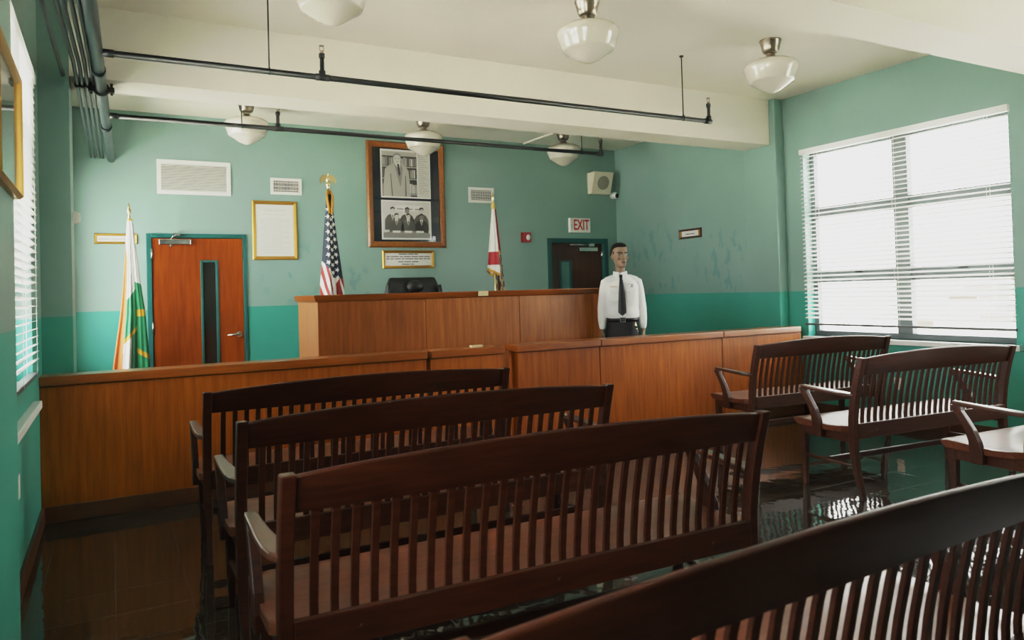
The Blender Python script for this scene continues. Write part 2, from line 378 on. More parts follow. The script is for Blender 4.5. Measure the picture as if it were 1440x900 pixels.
# ------------------------------------------------------------------ doors
def door(n, x0, x1, zt, slab, mslab, mglass, lite, lever_x, recess, hinge_left):
    b = new_bm(); sx0, sx1, sz = slab
    y0, y1 = YB-.018, YB+.12
    box(b, x0, sx0, y0, y1, 0, zt); box(b, sx1, x1, y0, y1, 0, zt); box(b, sx0, sx1, y0, y1, sz, zt)
    o = struct('door_%d' % n, b, M_TEAL, bevel=.004)
    ys = YB+recess
    b = new_bm(); g = .004; lx0, lx1, lz0, lz1 = lite
    Y0, Y1 = ys, ys+.045
    box(b, sx0+g, lx0, Y0, Y1, .006, sz-g); box(b, lx1, sx1-g, Y0, Y1, .006, sz-g); box(b, lx0, lx1, Y0, Y1, .006, lz0); box(b, lx0, lx1, Y0, Y1, lz1, sz-g)
    sl = obj('door_slab', b, mslab, o)
    b = new_bm(); e = .022
    box(b, lx0-.004, lx0+e, Y0-.014, Y1+.014, lz0, lz1); box(b, lx1-e, lx1+.004, Y0-.014, Y1+.014, lz0, lz1); box(b, lx0+e, lx1-e, Y0-.014, Y1+.014, lz0, lz0+e); box(b, lx0+e, lx1-e, Y0-.014, Y1+.014, lz1-e, lz1)
    obj('lite_frame', b, M_TEAL, o, bevel=.004)
    b = new_bm(); box(b, lx0+e-.002, lx1-e+.002, Y0+.015, Y0+.022, lz0+e-.002, lz1-e+.002); obj('vision_pane', b, mglass, o)
    if lever_x:
        b = new_bm(); d = -1 if hinge_left else 1
        tube(b, [(lever_x, Y0, .972), (lever_x, Y0-.022, .972)], .034, 20)
        tube(b, [(lever_x, Y0-.015, .972), (lever_x, Y0-.055, .972), (lever_x+d*.02, Y0-.062, .972), (lever_x+d*.13, Y0-.058, .966)], [.013,.013,.013,.009], 12)
        obj('lever_handle', b, M_CHROME, o)
        b = new_bm(); xx = sx1-.004 if hinge_left else sx0+.004
        box(b, xx-.004, xx+.014, Y0-.003, Y0+.02, .915, 1.025); obj('strike_plate', b, M_CHROME, o)
    hx = sx0 if hinge_left else sx1
    for hz in (1.86, 1.075, .25):
        b = new_bm(); tube(b, [(hx, Y0-.008, hz-.065), (hx, Y0-.008, hz+.065)], .012, 10); box(b, hx-.014, hx+.014, Y0-.004, Y0+.002, hz-.06, hz+.06); obj('hinge', b, M_CHROME, o)
    # overhead closer
    b = new_bm()
    if hinge_left:
        box(b, sx0+.07, sx0+.385, Y0-.055, Y0, sz-.075, sz-.018); cl = obj('door_closer', b, M_CHROME, o, bevel=.006)
        b = new_bm(); tube(b, [(sx0+.19, Y0-.03, sz-.10), (sx0+.19, Y0-.03, sz-.005)], .014, 10); tube(b, [(sx0+.19, Y0-.035, sz-.012), (sx0+.21, Y0-.07, sz+.012), (sx0+.25, Y0-.05, sz+.03)], .009, 8); box(b, sx0+.21, sx0+.28, Y0-.06, Y0-.02, sz+.02, sz+.045)
        obj('closer_arm', b, M_CHROME, cl)
    else:
        box(b, sx1-.41, sx1-.10, Y0-.05, Y0, sz-.115, sz-.06); cl = obj('door_closer', b, M_CHROME, o, bevel=.006)
        b = new_bm(); tube(b, [(sx1-.30, Y0-.03, sz-.135), (sx1-.30, Y0-.03, sz-.04)], .014, 10); tube(b, [(sx1-.30, Y0-.035, sz-.045), (sx1-.60, Y0-.10, sz-.03), (sx1-.22, Y0-.04, sz-.022)], .008, 8); box(b, sx1-.26, sx1-.16, Y0-.05, Y0-.005, sz-.045, sz-.008)
        obj('closer_arm', b, M_CHROME, cl)
    return o
door(1, .345, 1.36, 2.085, (.395, 1.32, 2.04), M_DOOR1, M_DOORGLASS, (.878, 1.053, .50, 1.797), 1.262, .0, True)
door(2, 5.324, 6.343, 2.085, (5.385, 6.275, 2.02), M_DOOR2, M_DOORGLASS2, (5.552, 5.741, .50, 1.778), 5.45, .05, False)

# ------------------------------------------------------------------ railing, gate, bench
def rail_section(name, label, cat, x0, x1, seams, gate=False, round_end=False):
    t = thing(name, label, cat, ((x0+x1)/2, 5.485, 0)); ox, oy, _ = t.location
    zt = .905
    edges = [x0]+list(seams)+[x1]
    for i in range(len(edges)-1):
        a, c = edges[i]+(.004 if i else 0), edges[i+1]-(.004 if i < len(edges)-2 else 0)
        b = new_bm(); box(b, a-ox, c-ox, 5.402-oy, 5.568-oy, .10 if not gate else .12, zt-.062); obj('panel', b, M_RAIL, t, bevel=.002)
        b = new_bm()
        ca, cc = a-(.02 if i == 0 and gate is False and x0 > 0 else 0), c
        if round_end and i == len(edges)-2:
            poly = [(ca-ox, 5.372-oy), (cc-.05-ox, 5.372-oy)] + [(cc-.05-ox+.05*math.sin(k*PI/12), 5.372-oy+.05-.05*math.cos(k*PI/12)) for k in range(1, 7)] + [(cc-ox, 5.60-oy), (ca-ox, 5.60-oy)]
        else: poly = [(ca-ox, 5.372-oy), (cc-ox, 5.372-oy), (cc-ox, 5.60-oy), (ca-ox, 5.60-oy)]
        prism(b, poly, lambda u, v, w: (u, v, w), zt-.055, zt+.004); obj('cap', b, M_RAILCAP, t, bevel=.006)
        b = new_bm(); box(b, a-ox, c-ox, 5.41-oy, 5.56-oy, zt-.064, zt-.05); obj('shadow_strip', b, M_BASE, t)
        b = new_bm(); box(b, a-ox, c-ox, 5.386-oy, 5.58-oy, 0 if not gate else .02, .104 if not gate else .12); obj('base', b, M_BASE, t, bevel=.003)
    return t
rail_section('courtroom_railing', 'low orange-brown wooden railing running from the left wall to the gate', 'railing', XL, 2.168, [])
g = rail_section('swing_gate', 'short wooden gate section between the long left railing and the gap before the bench', 'gate', 2.205, 2.846, [], gate=True)
b = new_bm(); box(b, .07, .17, -.02, .03, .909, .925); obj('gate_latch', b, M_TAN, g)
rail_section('courtroom_railing', 'low orange-brown wooden railing with seams, running from the gap to the right window wall', 'railing', 2.985, 6.40, [3.817, 5.278], round_end=True)

t = thing('judge_bench', 'tall wooden judge bench with three front panels facing the room', 'bench', (3.045, 6.7, 0)); ox, oy = 3.045, 6.7
DX0, DX1, DY0, DY1, DZ = 1.56, 4.53, 6.34, 7.08, 1.312
for a, c in ((DX0, 2.55), (2.55, 3.536), (3.536, DX1)):
    b = new_bm(); box(b, a+.002-ox, c-.002-ox, DY0-oy, DY0+.05-oy, 0, DZ); obj('front_panel', b, M_DAIS, t, bevel=.002)
for a in (DX0, DX1-.05):
    b = new_bm(); box(b, a+.002-ox, a+.048-ox, DY0+.051-oy, DY1-oy, 0, DZ); obj('side_panel', b, M_DAISSIDE, t, bevel=.002)
b = new_bm(); e = .032
ring = lambda d, z: [(DX0-d-ox, DY0-d-oy, z), (DX1+d-ox, DY0-d-oy, z), (DX1+d-ox, DY1+d-oy, z), (DX0-d-ox, DY1+d-oy, z)]
W_ = .30
def ushape(d, z):
    return [(DX0-d-ox, DY1-oy, z), (DX0-d-ox, DY0-d-oy, z), (DX1+d-ox, DY0-d-oy, z), (DX1+d-ox, DY1-oy, z), (DX1-W_-ox, DY1-oy, z), (DX1-W_-ox, DY0+W_-oy, z), (DX0+W_-ox, DY0+W_-oy, z), (DX0+W_-ox, DY1-oy, z)]
loft(b, [ushape(.012, DZ), ushape(.022, DZ+.012), ushape(.036, DZ+.052), ushape(.034, DZ+.060)], smooth=False); obj('cap', b, M_DAISCAP, t)
b = new_bm(); box(b, DX0+.05-ox, DX1-.05-ox, DY0+.052-oy, DY1-.05-oy, 1.03, 1.07); obj('desk_top', b, M_DAIS, t)
b = new_bm(); box(b, 3.075-ox, 3.178-ox, DY0-.042-oy, DY0-.030-oy, DZ+.012, DZ+.058); o_ = obj('name_plate', b, M_TAN, t)
b = new_bm(); box(b, XL, XR-.3, 6.42, YB-.02, 0, .001)
b.free()
# raised platform behind the bench
b = new_bm(); box(b, 2.35, 3.75, 6.95, 7.70, 0, .30); tag(obj('platform', b, M_BASE), 'low wooden platform behind the judge bench under the black chair', 'platform')

# high-backed chair
t = thing('office_chair', 'black leather high-backed chair showing above the judge bench', 'chair', (2.91, 7.36, .30))
def slab_loft(bm, secs):
    rings = []
    for z, hw, y, th, r in secs:
        ring_ = []
        for k in range(24):
            a = 2*PI*k/24; cx_, sy_ = math.cos(a), math.sin(a)
            ring_.append((math.copysign(abs(cx_)**.35, cx_)*hw, y + math.copysign(abs(sy_)**.6, sy_)*th - .10*(abs(cx_)**2)*r, z))
        rings.append(ring_)
    loft(bm, rings)
b = new_bm(); slab_loft(b, [(.50,.24,.22,.03,.3), (.55,.27,.22,.055,.3), (.75,.31,.235,.06,.3), (.95,.325,.25,.06,.3), (1.09,.315,.262,.06,.3), (1.17,.295,.27,.055,.3), (1.215,.275,.274,.05,.3), (1.238,.262,.275,.035,.3), (1.245,.23,.276,.012,.3)]); bk = obj('backrest', b, M_LEATHER, t)
b = new_bm(); ellipsoid(b, (.01, .19, 1.14), (.10, .06, .075), 20, 12); obj('head_cushion', b, M_LEATHER, bk)
for sx in (-1, 1):
    b = new_bm(); tube(b, [(sx*.285, .165, 1.16), (sx*.30, .165, 1.08), (sx*.315, .15, .95)], .022, 10); obj('side_roll', b, M_LEATHER, bk)
b = new_bm(); slab_loft(b, [(.40,.25,-.02,.22,0), (.43,.28,-.02,.26,0), (.50,.28,-.02,.26,0), (.53,.25,-.02,.23,0)]); obj('seat', b, M_LEATHER, t)
for sx in (-1, 1):
    b = new_bm(); tube(b, [(sx*.30, .16, .45), (sx*.32, .14, .66), (sx*.32, -.12, .68), (sx*.30, -.16, .47)], .024, 10); obj('armrest', b, M_LEATHER, t)
b = new_bm(); tube(b, [(0,0,.1), (0,0,.41)], .03, 14); obj('pedestal', b, M_BLACK, t)
for k in range(5):
    a = 2*PI*k/5; b = new_bm(); tube(b, [(0,0,.11), (.30*math.cos(a), .30*math.sin(a), .075)], [.03,.018], 10); ellipsoid(b, (.30*math.cos(a), .30*math.sin(a), .032), (.03,.03,.032)); obj('leg', b, M_BLACK, t)

# ------------------------------------------------------------------ courtroom benches
def yb(z):  # centre line of the back post / slat: y (forward) against height
    pts = ((0,.030), (.10,.054), (.22,.078), (.34,.088), (.50,.086), (.62,.070), (.75,.042), (.90,-.002))
    for (a, ya), (c, yc) in zip(pts, pts[1:]):
        if z <= c: t_ = (z-a)/(c-a); return ya+(yc-ya)*t_
    return pts[-1][1]

def make_bench(w, label, nsl, MB):
    t = thing('slatted_bench', label, 'bench', (0,0,0), 0, None)
    zs = [0,.06,.12,.18,.25,.32,.40,.48,.56,.64,.71,.78,.84,.884]
    for x in (0, w):
        b = new_bm(); rings = []
        for z in zs:
            k = 1 if z > .3 else .72+.28*z/.3
            hx, hy = .021*k, .024*k; y = yb(z)
            rings.append([(x-hx, y-hy, z), (x+hx, y-hy, z), (x+hx, y+hy, z), (x-hx, y+hy, z)])
        loft(b, rings, smooth=False); obj('back_post', b, MB, t, bevel=.005)
        b = new_bm(); sx = 1 if x == 0 else -1
        rings = []
        for z, k in ((0,.62), (.2,.8), (.41,1)):
            hx = hy = .0235*k; cx_, cy_ = x+sx*.012, .50
            rings.append([(cx_-hx, cy_-hy, z), (cx_+hx, cy_-hy, z), (cx_+hx, cy_+hy, z), (cx_-hx, cy_+hy, z)])
        loft(b, rings, smooth=False); obj('leg', b, MB, t, bevel=.005)
    # crest rail
    b = new_bm(); rings = []; N_ = 36
    for i in range(N_+1):
        s = i/N_; x = .0195+(w-.039)*s
        zt = .878 + .036*max(math.sin(PI*s), 0)**.75; zb_ = .772
        r = []
        for z, off in ((zb_, -.011), ((zb_+zt)/2, -.011), (zt-.006, -.011), (zt, -.004), (zt, .006), (zt-.006, .011), ((zb_+zt)/2, .011), (zb_, .011)):
            r.append((x, yb(min(z, .93)) + off - (.0 if z < .88 else (z-.88)*.3), z))
        rings.append(r)
    loft(b, rings, smooth=True); obj('crest_rail', b, MB, t, bevel=.003)
    # lower back rail
    b = new_bm(); box(b, .020, w-.020, .058, .084, .372, .468)
    for fx in (.12, .5, .88):
        tube(b, [(w*fx, .059, .418), (w*fx, .054, .418)], .007, 10)
    obj('lower_rail', b, MB, t, bevel=.003)
    # slats
    b = new_bm(); rings = []
    for k in range(10):
        z = .462 + (.782-.462)*k/9; y = yb(z); hx, hy = .0118, .0065
        rings.append([(-hx, y-hy, z), (hx, y-hy, z), (hx, y+hy, z), (-hx, y+hy, z)])
    loft(b, rings, smooth=False)
    sl = obj('slat', b, MB, t, bevel=.002)
    pitch = (w-.042)/(nsl+1)
    sl.location.x = .021+pitch-.0
    for i in range(1, nsl):
        c = sl.copy(); C.objects.link(c); c.parent = t; c.location.x = .021+pitch*(i+1)
    # seat: saddled board
    b = new_bm(); rings = []; prof = ((.570,.424),(.577,.432),(.573,.442),(.54,.448),(.44,.443),(.32,.434),(.20,.432),(.12,.438),(.088,.444))
    for i in range(25):
        s = i/24; x = -.035+(w+.07)*s
        e = min(x+.035, w+.035-x)          # distance to the end
        lift = .006*math.exp(-(e/.07)**2)
        fr = .03*max(0, 1-e/.045)**2; rear = .06*max(0, 1-e/.06)**1.5
        r = []
        for y, z in prof:
            yy = y - (fr if y > .3 else 0) + (rear if y < .3 else 0)
            r.append((x, yy, z+lift))
        for y, z in ((.092,.408), (.30,.402), (.545,.408)): r.append((x, y - (fr if y > .3 else 0) + (rear if y < .2 else 0), z))
        rings.append(r)
    loft(b, rings, smooth=True); obj('seat', b, M_SEAT, t, bevel=.004)
    b = new_bm(); box(b, .02, w-.02, .495, .52, .35, .406); box(b, -.006, .018, .11, .48, .345, .408); box(b, w-.018, w+.006, .11, .48, .345, .408); obj('apron', b, MB, t, bevel=.003)
    # arms
    for side in (0, 1):
        mx = (lambda x: x) if side == 0 else (lambda x: w-x)
        out = [(.000,.050), (-.022,.066), (-.040,.095), (-.050,.14), (-.055,.22), (-.056,.36), (-.056,.458)]
        inn = [(-.016,.462), (-.012,.38), (-.005,.29), (.006,.21), (.016,.15), (.020,.10), (.020,.050)]
        poly = out+inn
        b = new_bm()
        zf = lambda y: .640 + .030*(y/.48)
        A = [b.verts.new((mx(x), y, zf(y)-.012)) for x, y in poly]; B = [b.verts.new((mx(x), y, zf(y)+.012)) for x, y in poly]
        n = len(poly)
        for i in range(n): b.faces.new((A[i], A[(i+1) % n], B[(i+1) % n], B[i]))
        b.faces.new(A[::-1]); b.faces.new(B)
        a = obj('armrest', b, M_ARM, t, bevel=.007, seg=3)
        b = new_bm(); rings = []
        for z, yc, hw in ((.352,.335,.034), (.41,.335,.035), (.47,.345,.031), (.53,.368,.027), (.59,.405,.024), (.63,.435,.025), (.657,.448,.026)):
            x0, x1 = (-.053, -.020)
            rings.append([(mx(x0), yc-hw, z), (mx(x1), yc-hw, z), (mx(x1), yc+hw, z), (mx(x0), yc+hw, z)])
        loft(b, rings, smooth=False); obj('arm_support', b, MB, a, bevel=.004)
    # stretchers
    for x in (.012, w-.012):
        b = new_bm(); tube(b, [(x, .50, .20), (x, .07, .20)], .012, 8); obj('stretcher', b, MB, t)
    b = new_bm(); box(b, .018, w-.018, .285, .31, .185, .222); obj('stretcher', b, MB, t, bevel=.003)
    return t

WL = 1.715; WR = 1.445
bl = make_bench(WL, 'slatted bench in the left block, the row nearest the railing', 28, M_BENCH)
bl['group'] = 'slatted benches in the left block'
bl.location = (.428, 4.055, 0); bl.rotation_euler.z = math.radians(-.6)
dup(bl, (.437, 2.985, 0), math.radians(-.2), 'slatted bench in the left block, second row behind the railing')
dup(bl, (.405, 2.01, 0), math.radians(-1.3), 'slatted bench in the left block, third row, fully seen with its back to the camera')
dup(bl, (.40, .90, 0), math.radians(2.0), 'dark slatted bench in the bottom right foreground, cut off by the picture edge')
br_ = make_bench(WR, 'shorter slatted bench right of the aisle, nearest the railing and window', 24, M_BENCH2)
br_['group'] = 'slatted benches in the right block'
br_.location = (4.45, 4.165, 0); br_.rotation_euler.z = math.radians(-4.0)
dup(br_, (4.075, 2.985, 0), math.radians(-4.5), 'shorter slatted bench right of the aisle, its end leg standing in the bright floor reflection')
dup(br_, (4.13, 2.0, 0), math.radians(-3.0), 'slatted bench at the right picture edge showing only its arm and glossy seat')

# ------------------------------------------------------------------ ceiling lights
def make_light():
    t = thing('ceiling_light', '', 'ceiling light', (0,0,ZC), 0, 'schoolhouse ceiling lights')
    b = new_bm(); lathe(b, [(.088,0), (.088,-.012), (.082,-.016), (.080,-.04), (.076,-.044), (.072,-.075), (.060,-.10), (.050,-.107)], n=32); obj('canopy', b, M_NICKEL, t)
    b = new_bm(); lathe(b, [(.040,-.10), (.034,-.118), (.034,-.128), (.050,-.140), (.068,-.150), (.070,-.158), (.05,-.160)], n=28); obj('fitter', b, M_NICKEL, t)
    b = new_bm(); lathe(b, [(.062,-.150), (.070,-.154), (.115,-.163), (.170,-.180), (.205,-.200), (.218,-.220), (.220,-.236), (.216,-.252), (.196,-.305), (.184,-.335), (.180,-.345), (.172,-.352), (.160,-.357), (.120,-.384), (.075,-.414), (.040,-.430), (.018,-.436), (.002,-.437)], n=48); obj('glass_shade', b, M_OPAL, t)
    return t
L0 = make_light(); L0.location = (2.985, 4.25, ZC); L0['label'] = 'white glass ceiling light in the middle, hanging in front of the ceiling beam'
for lx, ly, lab in ((4.86, 4.31, 'white glass ceiling light in front of the beam nearest the right window'), (1.17, 4.25, 'white glass ceiling light cut off by the top edge of the picture'),
                    (1.265, 7.9, 'white glass ceiling light beyond the beam above the large wall vent'), (3.195, 7.87, 'white glass ceiling light beyond the beam overlapping the big portrait frame'), (5.13, 7.92, 'white glass ceiling light beyond the beam near the end of the black pipe')):
    dup(L0, (lx, ly, ZC), 0, lab)

# ------------------------------------------------------------------ pipes
t = thing('main_pipe', 'thick grey-green pipe running along the left under the ceiling', 'pipe', (0, 5, 2.835))
MPX = lambda Y: -.060+(Y-4.4)*.022
b = new_bm(); tube(b, [(MPX(YF), YF-5, 0), (MPX(4.4), -.6, 0), (MPX(YB), YB-5.002, .02)], .036, 24); obj('pipe_run', b, M_PIPE, t)
for yy in (.30, 2.0):
    b = new_bm(); tube(b, [(MPX(yy+5), yy, .003), (MPX(yy+5.12), yy+.12, .004)], .041, 24); obj('coupling', b, M_PIPE, t)
b = new_bm(); cx_ = MPX(5.815); tube(b, [(cx_, .80, .005), (cx_, .83, .005)], .050, 24); box(b, cx_-.080, cx_-.046, .79, .84, -.018, .018); box(b, cx_+.046, cx_+.080, .79, .84, -.018, .018)
tube(b, [(cx_+.063, .815, -.033), (cx_+.063, .815, .049)], .008, 8); tube(b, [(cx_-.063, .815, -.033), (cx_-.063, .815, .049)], .008, 8); obj('pipe_clamp', b, M_BLACK, t)

for xs, lab in (((-.250,-.214,-.178,-.150), 'thin grey conduit furthest left of the four that reach the back wall'), ((-.222,-.183,-.148,-.113), 'thin grey conduit second from the left of the four reaching the back wall'),
                ((-.186,-.146,-.117,-.076), 'thin grey conduit third from the left of the four reaching the back wall'), ((-.150,-.112,-.085,-.042), 'thin grey conduit right beside the thick pipe')):
    t = thing('conduit', lab, 'conduit', (xs[3], YB, 2.868), 0, 'conduits along the left ceiling')
    b = new_bm(); tube(b, [(xs[0]-xs[3], YF-YB, -.004), (xs[0]-xs[3], 2.9-YB, -.004), (xs[1]-xs[3], 4.26-YB, -.004), (xs[2]-xs[3], 5.3-YB, -.003), (0, -.001, 0)], .0115, 12); obj('conduit_run', b, M_PIPE, t)
    dx = xs[2]-xs[3]+.004
    b = new_bm(); tube(b, [(dx, -2.88, -.003), (dx, -2.83, -.003)], .019, 12); box(b, dx-.006, dx+.006, -2.865, -2.845, 0, .02); obj('conduit_clamp', b, M_BLACK, t)
t = thing('conduit', 'thin grey conduit that stops at the face of the left pilaster', 'conduit', (-.25, 5.645, 2.868), 0, 'conduits along the left ceiling')
b = new_bm(); tube(b, [(-.055, YN+.002-5.645, 0), (0, 0, 0)], .0125, 12); obj('conduit_run', b, M_PIPE, t)

def sprinkler(name, label, y, z, x0, x1, ups, hangs):
    t = thing('sprinkler_pipe', label, 'pipe', (x0, y, z), 0, 'black sprinkler branch pipes')
    b = new_bm(); tube(b, [(0,0,0), (x1-x0,0,0)], .0195, 16); obj('pipe_run', b, M_BLACK, t)
    b = new_bm(); tube(b, [(-.005,0,0), (.055,0,0)], .024, 16); obj('coupling', b, M_BLACK, t)
    for ux, end, top in ups:
        X = ux-x0
        b = new_bm(); tube(b, [(X,0,-.016), (X,0,top-z)], .0145, 14); up = obj('riser', b, M_BLACK, t)
        b = new_bm()
        if end: tube(b, [(X-.05,0,0), (X+.02,0,0)], .024, 14)
        else: tube(b, [(X-.045,0,0), (X+.045,0,0)], .0235, 14)
        tube(b, [(X,0,0), (X,0,.045)], .0225, 14); tube(b, [(X,0,top-z-.03), (X,0,top-z)], .02, 14)
        obj('fitting', b, M_BLACK, t)
        b = new_bm(); tube(b, [(X,0,top-z), (X,0,top-z+.018)], .012, 10); tube(b, [(X-.012,0,top-z+.015), (X-.014,0,top-z+.04), (X,0,top-z+.05), (X+.014,0,top-z+.04), (X+.012,0,top-z+.015)], .003, 6); tube(b, [(X,0,top-z+.05), (X,0,top-z+.053)], .018, 12)
        obj('sprinkler_head', b, M_NICKEL, up)
    for hx in hangs:
        X = hx-x0
        b = new_bm(); tube(b, [(X,0,.02), (X,0,ZC-z)], .005, 8); tube(b, [(X,0,ZC-z-.012), (X,0,ZC-z)], .018, 12); hg = obj('hanger_rod', b, M_BLACK, t)
        b = new_bm(); tube(b, [(X, .021*math.cos(a*PI/8), .004+.024*math.sin(a*PI/8)) for a in range(17)], .0035, 6, cap=False); obj('hanger_ring', b, M_BLACK, hg)
sprinkler('p', 'black sprinkler pipe in front of the ceiling beam with an elbow at its right end', 4.92, 2.828, -.012, 4.745, ((1.28, False, 2.99), (4.738, True, 2.985)), (.935, 4.44))
sprinkler('p', 'black sprinkler pipe beyond the ceiling beam crossing in front of the portrait', 6.60, 2.838, .026, 4.765, ((1.318, False, 2.985), (4.757, True, 2.985)), (1.016, 4.51))
b = new_bm(); tube(b, [(4.99, 8.69, ZC-.008), (5.02, 7.99, ZC-.008)], .014, 10); tag(obj('ceiling_raceway', b, M_CEIL), 'slim white raceway on the ceiling beyond the beam, running to the right rear light', 'raceway')

# ------------------------------------------------------------------ wall objects
def frame_bm(x0, x1, z0, z1, w, d, y=0, mi=0):
    """mitred moulded frame on plane y (front = -y)"""
    b = new_bm()
    prof = [(0, 0), (0, -d*.55), (w*.25, -d), (w*.6, -d*.8), (w, -d*.45), (w, 0)]
    cs = [(x0, z0, 1, 1), (x1, z0, -1, 1), (x1, z1, -1, -1), (x0, z1, 1, -1)]
    rings = [[(cx+sx*u, y+v, cz+sz*u) for u, v in prof] for cx, cz, sx, sz in cs]
    rs = [[b.verts.new(p) for p in r] for r in rings]
    for i in range(4):
        A, B = rs[i], rs[(i+1) % 4]
        for k in range(len(prof)):
            kk = (k+1) % len(prof); b.faces.new((A[k], A[kk], B[kk], B[k]))
    return b

def wall_frame(name, label, cat, x0, x1, z0, z1, w, mframe, d=.022, wallY=YB, loc_rz=None):
    t = thing(name, label, cat, ((x0+x1)/2, wallY, z0)); cx = (x0+x1)/2
    obj('frame', frame_bm(x0-cx, x1-cx, 0, z1-z0, w, d), mframe, t)
    return t, cx

def vent(label, x0, x1, z0, z1, bw, nh, nv, dark):
    t = thing('wall_vent', label, 'vent', ((x0+x1)/2, YB, z0)); cx = (x0+x1)/2; a, c, h = x0-cx, x1-cx, z1-z0
    b = new_bm(); box(b, a, c, -.014, 0, 0, bw); box(b, a, c, -.014, 0, h-bw, h); box(b, a, a+bw, -.014, 0, bw, h-bw); box(b, c-bw, c, -.014, 0, bw, h-bw); obj('frame', b, M_WHITE, t, bevel=.003)
    b = new_bm(); box(b, a+bw-.002, c-bw+.002, -.003, -.0005, bw-.002, h-bw+.002); obj('backing', b, M_DARK, t)
    b = new_bm()
    for i in range(nh):
        z = bw + (h-2*bw)*(i+.5)/nh; p = (h-2*bw)/nh
        if not dark:
            v = [b.verts.new(q) for q in ((a+bw, -.004, z+p*.42), (c-bw, -.004, z+p*.42), (c-bw, -.012, z-p*.38), (a+bw, -.012, z-p*.38))]; b.faces.new(v)
        else: box(b, a+bw, c-bw, -.006, -.0035, z-p*.06, z+p*.06)
    for i in range(nv):
        x = a+bw + (c-a-2*bw)*(i+.5)/nv; p = (c-a-2*bw)/nv; box(b, x-p*.13, x+p*.13, -.010, -.004, bw, h-bw)
    obj('louver_panel', b, M_WHITE, t)
vent('large white louvred return vent above the left door', .462, 1.208, 2.513, 2.885, .042, 17, 0, False)
vent('small white register with dark bars left of the eagle-topped flag', 1.637, 1.990, 2.551, 2.742, .032, 3, 17, True)
vent('small white register with grey bars beside the red and white flag', 4.141, 4.512, 2.538, 2.741, .034, 4, 17, True)

def lines(bm, x0, x1, z, h, y, rnd, words=True, mi=0):
    x = x0
    while x < x1:
        w = min(rnd.uniform(2.2, 6.5)*h, x1-x); box(bm, x, x+w, y-.0006, y, z, z+h*.62, mi); x += w + h*.55
rt = random.Random(11)
# certificate
t, cx = wall_frame('framed_certificate', 'gold framed white document of faint text above and right of the left door', 'picture', 1.426, 1.929, 1.798, 2.474, .042, M_GOLD)
b = new_bm(); box(b, -.215, .215, -.006, -.001, .038, .64); obj('paper_sheet', b, M_PAPER, t)
b = new_bm(); H = .676
lines(b, -.13, .13, H-.105, .012, -.006, rt); lines(b, -.10, .10, H-.122, .010, -.006, rt); lines(b, -.13, .13, H-.158, .011, -.006, rt)
for i in range(27):
    z = H-.20-i*.0155; x0 = -.165 if i % 5 else -.13; lines(b, x0, (.165 if (i*7) % 4 else .08), z, .008, -.006, rt)
obj('lettering', b, mat('faint_ink', (.52,.52,.50), .6), t)
# name plaque left of the left door
t, cx = wall_frame('name_plaque', 'narrow gold framed name plaque partly hidden by the orange, white and green flag', 'plaque', -.134, .263, 1.970, 2.080, .026, M_GOLD, .018)
b = new_bm(); box(b, -.175, .175, -.005, -.001, .022, .088); obj('plate', b, M_PAPER, t)
b = new_bm(); lines(b, -.16, .16, .045, .022, -.005, rt); obj('lettering', b, M_GREYINK, t)
# plaque under portrait
t, cx = wall_frame('name_plaque', 'gold framed plaque with five lines of text directly under the big portrait', 'plaque', 2.948, 3.632, 1.686, 1.911, .036, M_GOLD, .02)
b = new_bm(); box(b, -.31, .31, -.005, -.001, .032, .193); obj('plate', b, M_PAPER, t)
b = new_bm()
for a, c, z in ((-.13, .13, .172), (-.285, .285, .141), (-.29, .29, .114), (-.14, .13, .078), (-.09, .07, .048)): lines(b, a, c, z, .018, -.005, rt)
obj('lettering', b, M_INK, t)
# small plaque on right wall
t = thing('name_plaque', 'small dark wooden plaque with gold ends on the right wall near the window', 'plaque', (XR, 7.163, 1.974), -PI/2)
obj('frame', frame_bm(-.207, .207, 0, .122, .026, .018), wood('plaque_wood', (.05,.016,.008), (.09,.03,.013), (8,8,8)), t)
b = new_bm(); box(b, -.185, .185, -.006, -.001, .022, .1); obj('plate', b, M_PAPER, t)
b = new_bm(); box(b, -.186, -.155, -.012, -.005, .024, .098); obj('gold_end', b, M_GOLD, t); b = new_bm(); box(b, .155, .186, -.012, -.005, .024, .098); obj('gold_end', b, M_GOLD, t)
b = new_bm(); lines(b, -.085, .085, .05, .018, -.006, rt); obj('lettering', b, M_INK, t)

# the big portrait
GREYS = [mat('photo_tone_%d' % i, (v, v*.99, v*.95), .6) for i, v in enumerate((.012, .05, .13, .27, .45, .66, .82))]
t, cx = wall_frame('framed_portrait', 'large wood framed pair of black and white photographs in the middle of the back wall', 'picture', 2.772, 3.80, 1.945, 3.258, .075, M_FRAMEWOOD, .04)
b = new_bm(); box(b, -.45, .45, -.008, -.001, .065, 1.25); obj('mount_board', b, M_MAT, t)
def flat(bm, pts, lay, mi):
    v = [bm.verts.new((x, -.0125-.0004*lay, z)) for x, z in pts]
    f = bm.faces.new(v); f.material_index = mi
    if f.calc_center_median() is not None: pass
def ell(cx_, cz_, rx, rz, n=20): return [(cx_+rx*math.cos(2*PI*k/n), cz_+rz*math.sin(2*PI*k/n)) for k in range(n)]
def rect(x0, x1, z0, z1): return [(x0,z0),(x1,z0),(x1,z1),(x0,z1)]
def photo_obj(name, build, parent):
    bm = new_bm(); build(bm)
    for f in bm.faces:
        f.normal_update()
        if f.normal.y > 0: f.normal_flip()
    me = bpy.data.meshes.new(name); bm.to_mesh(me); bm.free()
    for m in GREYS: me.materials.append(m)
    o = bpy.data.objects.new(name, me); C.objects.link(o); o.parent = parent; return o
P1 = (-.336, .322, .617, 1.220); P2 = (-.338, .318, .100, .588)
